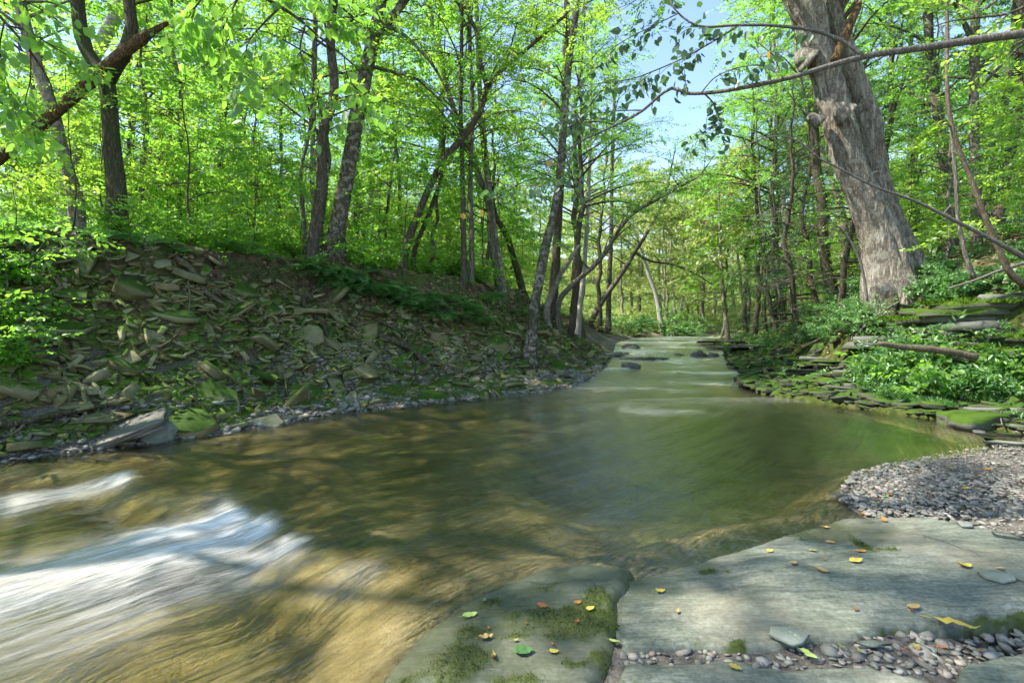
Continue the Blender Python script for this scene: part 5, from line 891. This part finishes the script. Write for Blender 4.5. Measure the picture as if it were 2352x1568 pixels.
FE = [fern(s) for s in (1, 2)]; FP = []
rg = np.random.default_rng(55)
fl_ = [ondrop(rg.uniform(740, 1010), 0, 5) for _ in range(0)]
fpos = [(755+i*13+rg.uniform(-8, 8), 640+i*3.4+rg.uniform(-22, 26)) for i in range(26)]+[(690+i*11+rg.uniform(-8, 8), 628+i*3.2+rg.uniform(-26, 20)) for i in range(40)]+[(105, 795), (130, 785), (20, 560), (60, 545), (1125, 700), (1060, 690), (1180, 720), (240, 560), (330, 580), (420, 590), (560, 590), (620, 600)]
for i, (dx, dy) in enumerate(fpos):
    q = ondrop(dx, dy, 5); s = rg.uniform(.9, 1.6)
    if i < 2: o = FE[i].build('fern', MAT['herb'])
    else: o = FP[i % 2].copy(); C.objects.link(o)
    FP.append(o); o.location = q+[0, -.02, .02]; o.rotation_euler = (rg.normal(.15, .15), rg.normal(0, .15), rg.uniform(0, 6.28)); o.scale = (s, s, s)
    tag(o, 'green fern hanging over the bank crest right of the mottled birch' if i < 66 else ('lone fern among the mossy slabs at the left' if i < 68 else lab('small fern on the left crest', q[0], q[1])), 'fern', 'ferns on the left bank')
# herbs on the right shelf
def herb(kind, mat, n_, h, seed, flowers=0):
    rng = np.random.default_rng(seed); root = thing('flowering_plant' if flowers else 'leafy_plant', 'x', 'plant'); mb = MB(); A, D, Fl = [], [], []
    for i in range(n_):
        a = rng.uniform(0, 6.28); L_ = h*rng.uniform(.6, 1.2); s = np.linspace(0, 1, 5)[:, None]; d = np.array([math.cos(a)*.45, math.sin(a)*.45, 1.]); b = np.array([rng.normal(0, .06), rng.normal(0, .06), 0]); q = b+s*L_*d-s*s*[0, 0, .2*L_]; mb.add(*tube(q, np.linspace(.004, .0015, 5), 3), a=.3)
        for t in np.linspace(.3, 1, 4): A.append(q[int(t*4)]); D.append(rng.normal(0, 1, 3)*[1, 1, .25]+[0, 0, .25])
        Fl.append(q[-1])
    mb.build('stems', MAT['herb'], root); fobj(A, D, kind, mat, rng, root, None, 'leaves', (.6, 1.1), .5)
    if flowers:
        m2 = MB()
        for q in Fl:
            for _ in range(4):
                c_ = q+rng.normal(0, .035, 3)+[0, 0, .02]
                for k in range(6): a = k*1.047; u = np.array([math.cos(a), math.sin(a), .3]); w_ = np.array([-math.sin(a), math.cos(a), 0])*.004; m2.add([c_, c_+u*.007+w_, c_+u*.013, c_+u*.007-w_], [[0, 1, 2, 3]])
        MAT.setdefault('petal', leaf_mat('petal_white', (.75, .74, .8), (.8, .8, .85), (.5, .5, .55))); m2.build('flowers', MAT['petal'], root)
    return root
HV = [herb('herb', 'herb', 9, .34, 1), herb('nettle', 'herb', 7, .3, 2), herb('herb', 'herb', 10, .42, 3, 1), herb('near', 'maple', 5, .38, 5)]; hu = set()
rg = np.random.default_rng(66)
for i in range(84):
    dx = rg.uniform(1985, 2345); dy = 835+rg.uniform(0, 85)+.04*(dx-1985)*.3; q = ondrop(dx, dy, 5.5); kk = int(rg.choice([0, 0, 1, 3]))
    if i < 9: dx, dy = 2090+rg.uniform(-28, 40), 868+rg.uniform(-8, 16); q = ondrop(dx, dy, 5.5); kk = 2
    lb = 'plant with small white flowers on the right shelf' if kk == 2 else ('narrow-leaved green plant' if kk == 0 else ('yellow-green leafy plant' if kk == 3 else 'broad-leaved green plant'))+(' at the left of the right shelf' if dx < 2100 else (' below the fallen log on the right shelf' if dx < 2230 else ' by the right edge of the shelf'))
    if kk not in hu: hu.add(kk); o = HV[kk]; o.location = q; o['label'] = lb; o['group'] = 'plants on the right shelf'
    else: o = dup(HV[kk], q, rg.uniform(0, 6.28), rg.choice([.5, .75, 1., 1.3, 1.7]), lb, 'plants on the right shelf')
for i, (dx, dy) in enumerate([(1890, 745), (1920, 760), (1950, 735), (1860, 770), (1840, 790), (2090, 695), (2120, 690), (2150, 680), (2180, 665), (2130, 665), (2200, 690), (2230, 680), (2170, 700), (1990, 735), (2030, 720), (1800, 790), (1770, 800), (1900, 790), (1950, 770)]):
    q = ondrop(dx, dy, 5.5); dup(HV[1 if dx > 2060 else 0], q, rg.uniform(0, 6.28), rg.uniform(.8, 1.3), 'broad-leaved plant on the slope right of the huge tree' if dx > 2060 else 'small green plant on the slope left of the huge tree', 'plants on the right slope')
# grass and low cover, moss tufts, leaf litter: uncountable
def cover(name, label, pts, kind, mat, sc, seed, up=.1):
    rng = np.random.default_rng(seed); z = hgt(pts); A = np.c_[pts, z+up*rng.uniform(0, 1, len(pts))]; D = rng.normal(0, 1, (len(pts), 3))*[1, 1, .25]+[0, 0, .2]; o = fobj(A, D, kind, mat, rng, None, None, name, sc, .5); return tag(o, label, 'ground cover', kind='stuff')
c2 = np.stack([rg.uniform(-30, 5, 40000), rg.uniform(6, 36, 40000)], -1); d = dists(c2)[0]; d2 = dists(c2)[1]; k = (~dists(c2)[2]) & (d < d2) & (d > 2.75) & (c2[:, 0]/c2[:, 1] > -1.15) & (vn(c2*.8, 5)+.35*rg.uniform(-1, 1, len(c2))+.5*sst(3.2, 5.5, d) > .08)
cover('ground_cover', 'low green undergrowth along the left bank top', c2[k][:9000], 'nettle', 'maple', (.5, 1.2), 70, .22)
k2 = (~dists(c2)[2]) & (d < d2) & (d > 5) & (c2[:, 0]/c2[:, 1] > -1.15)
cover('undergrowth', 'leafy undergrowth filling the left wood floor', c2[k2][-6500:], 'mid', 'maple', (.6, 1.3), 72, 1.3)
c2 = np.stack([rg.uniform(4.5, 32, 40000), rg.uniform(7.5, 36, 40000)], -1); d2 = dists(c2)[0]; d = dists(c2)[1]; k = (~dists(c2)[2]) & (d < d2) & (d > .9) & (c2[:, 0]/c2[:, 1] < 1.15) & (vn(c2*.8, 6)+.5*rg.uniform(-1, 1, len(c2)) > .0)
cover('ground_cover', 'low green undergrowth on the right slope', c2[k][:5500], 'nettle', 'herb', (.5, 1.2), 71, .2)
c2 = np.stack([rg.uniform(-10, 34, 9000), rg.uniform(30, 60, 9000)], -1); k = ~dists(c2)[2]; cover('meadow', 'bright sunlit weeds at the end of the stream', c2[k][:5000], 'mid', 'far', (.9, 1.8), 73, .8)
c2 = np.stack([rg.uniform(-14, 14, 60000), rg.uniform(6, 20, 60000)], -1); q = look(c2); k = (q[:, 3] > 0) & np.where(q[:, 1] < q[:, 2], (q[:, 1] > 2.2) & (q[:, 1] < 7), (q[:, 2] > 1.6) & (q[:, 2] < 9) & (c2[:, 1] > 8)) & (np.abs(c2[:, 0]/c2[:, 1]) < 1.15); c2 = c2[k][:9000]
MAT['litter'] = leaf_mat('leaf_litter', (.10, .065, .03), (.30, .21, .12), (.1, .07, .03), fac=.1); V = np.array([(-.5, 0, 0), (0, .3, .12), (.5, 0, 0), (0, -.3, .12)]); r_ = np.random.default_rng(4); N_ = len(c2); zz, nn_ = hn(c2); Vs = []
for i in range(N_): Vs.append((V*r_.uniform(.05, .11))@rotm(nn_[i]+r_.normal(0, .3, 3), r_.uniform(0, 6.28)).T+[c2[i, 0], c2[i, 1], zz[i]+.012])
tag(mk('leaf_litter', np.concatenate(Vs), np.arange(4*N_).reshape(-1, 4), None, MAT['litter'], None, {'rnd': np.repeat(r_.uniform(size=N_), 4)}), 'dry brown leaf litter on both banks', 'leaf litter', kind='stuff')
# moss tufts on slabs and ledges, grass blades on the shelf
rng = np.random.default_rng(90); mb = []; rr = []
def blades(c_, nrm, n_, spread, h, seed):
    r = np.random.default_rng(seed); b = c_+r.normal(0, spread, (n_, 3))*[1, 1, .05]; a = r.uniform(0, 6.28, n_); u = np.stack([np.cos(a), np.sin(a), 0*a], -1); t = np.stack([r.normal(0, .6, n_), r.normal(0, .6, n_), np.ones(n_)], -1); hh = h*r.uniform(.5, 1.3, (n_, 1)); w = h*.13
    return np.stack([b-u*w, b+u*w, b+t*hh], 1).reshape(-1, 3), np.repeat(r.uniform(size=n_), 3)
def bladeobj(name, label, pts, z, h, mat, seed, m_=7, sp=.03):
    V, R_ = blades(np.repeat(np.c_[pts, z], m_, 0), None, len(pts)*m_, sp, h, seed); T_ = np.arange(len(V)).reshape(-1, 3); o = mk(name, V, None, T_, MAT[mat], None, {'rnd': R_}); return tag(o, label, 'grass' if 'grass' in name else 'moss', kind='stuff')
c2 = np.stack([rg.uniform(4.8, 10, 30000), rg.uniform(6.5, 12, 30000)], -1); d = dists(c2)[1]; k = (~dists(c2)[2]) & (d < 1.9) & (d > .5) & (c2[:, 0]/c2[:, 1] > .74) & (vn(c2*1.6, 15) > .1); c2 = c2[k][:1500]; bladeobj('grass', 'fine green grass among the plants on the right shelf', c2, hgt(c2), .11, 'herb', 91, 6, .04)
lt = np.array(LTOP); sp = np.concatenate(SLABPTS); sp = sp[np.random.default_rng(6).permutation(len(sp))[:3500]]; bladeobj('moss', 'short moss tufts on the foreground rock', sp[:, :2], sp[:, 2], .012, 'mossdark', 98, 6, .014)
bladeobj('moss', 'long hanging moss on the right-hand ledges', lt[:, :2], lt[:, 2], .05, 'moss', 97, 9, .035)
c2 = np.stack([rg.uniform(4.8, 12, 30000), rg.uniform(6.8, 20, 30000)], -1); d = dists(c2)[1]; k = (~dists(c2)[2]) & (d < 2.6) & (d > .05) & (c2[:, 0] > 3) & (vn(c2*1.3, 19) > 0); c2 = c2[k][:9000]; bladeobj('moss', 'short moss on the right shore ledges', c2, hgt(c2)+.01, .022, 'moss', 92, 7, .03)
c2 = np.stack([rg.uniform(-8, 2, 40000), rg.uniform(4, 15, 40000)], -1); d = dists(c2)[0]; k = (~dists(c2)[2]) & (d < 2.8) & (d > .05) & (dists(c2)[1] > d) & (vn(c2*.9, 77) > .12-.25*(c2[:, 0] < -3)); c2 = c2[k][:14000]; bladeobj('moss', 'bright moss between the stones of the left bank', c2, hgt(c2)+.05, .028, 'moss', 93, 7, .035)
# root fringe under the crest
mb = MB(); rg = np.random.default_rng(95)
for i in range(170):
    dx = rg.uniform(560, 1120); dy = np.interp(dx, [560, 700, 760, 900, 1120], [628, 655, 668, 690, 730])+rg.normal(0, 8); q = ondrop(dx, dy, 6)+[0, -.1, .1]; L_ = rg.uniform(.15, .55); s = np.linspace(0, 1, 5)[:, None]; x = np.cumsum(rg.normal(0, .03, (5, 3)), 0); mb.add(*tube(q+x*[1, .5, .2]-s*[0, -.05, 1.]*L_+[0, -.12, 0]*np.sin(s*2), np.linspace(.006, .002, 5)*rg.uniform(.6, 1.6), 4))
tag(mb.build('root_fringe', MAT['root']), 'fine dangling rootlets under the eroded left crest', 'roots', kind='stuff')
# ---- fallen leaves on rock and gravel
LF = {'orange': (.38, .17, .04), 'yellow': (.42, .33, .06), 'tan': (.40, .27, .10), 'green': (.10, .24, .05), 'brown': (.26, .10, .035), 'pale green': (.34, .42, .12), 'dark green': (.05, .12, .035), 'olive': (.22, .22, .06)}
for k_, v_ in LF.items():
    n = NT('fallen_leaf_'+k_.replace(' ', '_')); c = n.mix(n.noise(n.co(), 60, 4), tuple(x*.6 for x in v_), tuple(min(1, x*1.3) for x in v_)); n.pbr(c, .6, None, .3); MAT['f_'+k_] = n.m
def fleaf(col, label, dx, dy, z, L_, rz, curl, wd=.5, seed=0):
    rng = np.random.default_rng(seed); m = 9; V, Q = [], []
    for i in range(m):
        t = i/(m-1); w = wd*.5*math.sin(math.pi*t**.8)**.8*(1+.12*(-1)**i*(.3+rng.uniform(0, .5))); zz = curl*(t-.5)**2*1.6+.02*rng.normal(); e = curl*.9*abs(w)+.02*rng.normal()
        V += [(t-.5, -w, zz+e), (t-.5, 0, zz), (t-.5, w, zz+e*rng.uniform(.5, 1.4))]
    for i in range(m-1):
        b = i*3; Q += [[b, b+3, b+4, b+1], [b+1, b+4, b+5, b+2]]
    V = np.array(V)*L_; sv_, sq_, st_ = tube(np.array([(-.5, 0, .0), (-.62, .02, .02), (-.75, .05, .01)])*L_, [.012*L_, .01*L_, .008*L_], 4); nv = len(V)
    o = mk('fallen_leaf', np.concatenate([V, sv_]), Q+(sq_+nv).tolist(), (st_+nv).tolist(), MAT['f_'+col], None, None, True); o.location = G(dx, dy, z)+[0, 0, .01]; o.rotation_euler = (rng.normal(0, .12), rng.normal(0, .12), rz); tag(o, label, 'leaf', 'fallen leaves on rock and gravel')
FL = [('orange', 1983, 1181, .07, .2, 'orange leaf at the top of the slab near the moss line'), ('orange', 2030, 1196, .07, 1.2, 'upright orange leaf right of the moss line'), ('tan', 1896, 1213, .07, -.1, 'tan-yellow leaf left of the moss line near the water'), ('green', 1842, 1239, .07, .2, 'bright green leaf near the slab edge by the water'), ('tan', 1908, 1247, .07, -.6, 'tan curled leaf below the moss line'), ('olive', 1868, 1266, .06, -.3, 'dull green leaf left of the tan curled one'), ('yellow', 1768, 1268, .06, .3, 'small yellow leaf near the ripples'), ('orange', 1977, 1268, .085, .1, 'curled orange-brown leaf in the middle of the slab'), ('yellow', 1966, 1290, .09, .05, 'yellow-tan leaf just below the curled orange one'), ('tan', 1823, 1296, .06, .6, 'thin curled tan leaf on the left of the slab'), ('tan', 1887, 1311, .09, -.5, 'long narrow tan leaf pointing down the slab'), ('yellow', 2216, 1302, .10, .1, 'yellow leaf left of the blue-grey stone'), ('tan', 2099, 1396, .08, .2, 'tan leaf standing above the sunlit patch'), ('pale green', 1819, 1467, .08, -1.0, 'yellow-green leaf hanging into the crack'), ('pale green', 1857, 1507, .08, -.9, 'yellow-green pointed leaf on the lower slab below the crack'), ('yellow', 1689, 1537, .06, -.5, 'small yellow leaf at the bottom of the lower slab'), ('yellow', 1516, 1360, .07, .3, 'bright yellow leaf on the left half of the slab'), ('yellow', 2197, 1435, .2, -.4, 'long yellow strap-like leaf beside the crack gravel'), ('orange', 2109, 1083, .07, .2, 'orange leaf at the top of the gravel beach'), ('yellow', 2184, 1077, .13, 0., 'long yellow leaf on the dark sand of the beach'), ('orange', 2269, 1078, .14, .2, 'orange-brown leaf on the dark sand near the right edge'), ('yellow', 2218, 1123, .07, .2, 'yellow leaf in the middle of the gravel beach'), ('green', 2035, 1142, .06, .1, 'green leaf on the gravel beside a brown one'), ('brown', 2043, 1137, .07, .1, 'brown leaf on the gravel behind the green one'), ('yellow', 2015, 1157, .06, .5, 'pale yellow leaf on the gravel near the slab top'), ('brown', 1246, 1394, .07, -.4, 'rust-brown folded leaf on the mossy shelf'), ('orange', 1327, 1386, .05, .5, 'small orange leaf on the mossy shelf'), ('yellow', 1355, 1401, .055, .3, 'tan-yellow leaf right of the small orange one'), ('pale green', 1080, 1416, .09, .4, 'pale green leaf by the water on the mossy shelf'), ('tan', 1116, 1467, .08, .3, 'tan leaf low on the mossy shelf'), ('dark green', 1202, 1497, .10, .2, 'long dark green leaf on the mossy shelf'), ('yellow', 1272, 1499, .05, .1, 'tiny pale yellow leaf beside the dark green one'), ('pale green', 1411, 1476, .06, -.6, 'pale green leaf at the left end of the crack')]
dg = bpy.context.evaluated_depsgraph_get(); dg.update()
slabs = [o for o in C.objects if o.name.startswith('flat_bedrock')]
from mathutils.bvhtree import BVHTree
BV = [BVHTree.FromObject(o, dg) for o in slabs]
def topz(x, y):
    zs = [b.ray_cast(Vector((x, y, 2)), Vector((0, 0, -1)))[0] for b in BV]; zs = [q.z for q in zs if q]; return max(zs+[hgt([[x, y]])[0]+.02])
for i, (col, dx, dy, s, rz, lb) in enumerate(FL):
    z = .1
    for _ in range(4): g = G(dx, dy, z); z = topz(g[0], g[1])
    fleaf(col, lb, dx, dy, z, s*.9, rz, RN.uniform(.1, .35), .55 if s < .12 else .3, i)
for i in range(34):
    a_ = RN.uniform(0, 1); dx, dy = [(RN.uniform(1450, 2330), 1486-.0*a_+RN.uniform(-14, 12)), (RN.uniform(1980, 2340), RN.uniform(1080, 1180)), (RN.uniform(1080, 1420), RN.uniform(1380, 1540)), (RN.uniform(1500, 2330), RN.uniform(1230, 1450))][i % 4]; g = G(dx, dy, .1); z = topz(g[0], g[1]); g = G(dx, dy, z)
    fleaf(['brown', 'tan', 'olive', 'brown'][int(RN.integers(4))], ['small dry leaf caught in the gravel-filled crack', 'small dry leaf on the gravel beach', 'small dry leaf on the mossy rock shelf', 'small dry leaf on the broad rock slab'][i % 4], dx, dy, topz(g[0], g[1]), RN.uniform(.02, .045), RN.uniform(0, 6.28), RN.uniform(.2, .8), .5, 100+i)
for o in C.objects:
    if o.name.startswith('flat_stone') and o.location.y < 5.2: o.location.z = topz(o.location.x, o.location.y)+.012
# ------------------------------------------------------------------ light, sky, camera
sc = bpy.context.scene; w = bpy.data.worlds.new('World'); sc.world = w; w.use_nodes = True; nt = w.node_tree
S = Vector((-.60, -.06, .79)).normalized(); el = math.asin(S.z)
sky = nt.nodes.new('ShaderNodeTexSky'); sky.sky_type = 'NISHITA'; sky.sun_disc = False; sky.sun_elevation = el; sky.sun_rotation = math.atan2(S.x, S.y); sky.altitude = 200; sky.air_density = 1.; sky.dust_density = .4; sky.ozone_density = .7
nt.links.new(sky.outputs[0], nt.nodes['Background'].inputs[0]); nt.nodes['Background'].inputs[1].default_value = .15
ld = bpy.data.lights.new('sun', 'SUN'); ld.energy = 4.6; ld.angle = math.radians(.53); ld.color = (1, .94, .84); lo = bpy.data.objects.new('sun', ld); C.objects.link(lo); lo.rotation_euler = S.to_track_quat('Z', 'Y').to_euler(); lo.location = S*60
cd = bpy.data.cameras.new('camera'); cam = bpy.data.objects.new('camera', cd); C.objects.link(cam); cam.location = (0, 0, CAMZ); cam.rotation_euler = (math.pi/2, 0, 0); cd.lens = 18.; cd.sensor_width = 36; cd.clip_end = 2000; cd.clip_start = .05; cd.shift_y = -41/2352.
sc.camera = cam; vs = sc.view_settings; sc.display_settings.display_device = 'sRGB'; vs.view_transform = 'Standard'; vs.look = 'None'; vs.gamma = 1; vs.use_curve_mapping = False; vs.exposure = 1.5
cy = sc.cycles; cy.use_adaptive_sampling = True; cy.adaptive_threshold = .03; cy.use_denoising = True; cy.max_bounces = 12; cy.diffuse_bounces = 4; cy.glossy_bounces = 3; cy.transmission_bounces = 9; cy.transparent_max_bounces = 8; cy.caustics_reflective = False; cy.caustics_refractive = False; cy.time_limit = 780; cy.sample_clamp_indirect = 6

for o in C.objects:
    if o.parent is None and len(o.get('label', '').replace('-', ' ').split()) > 15: print('LONG', o.name, o['label'])
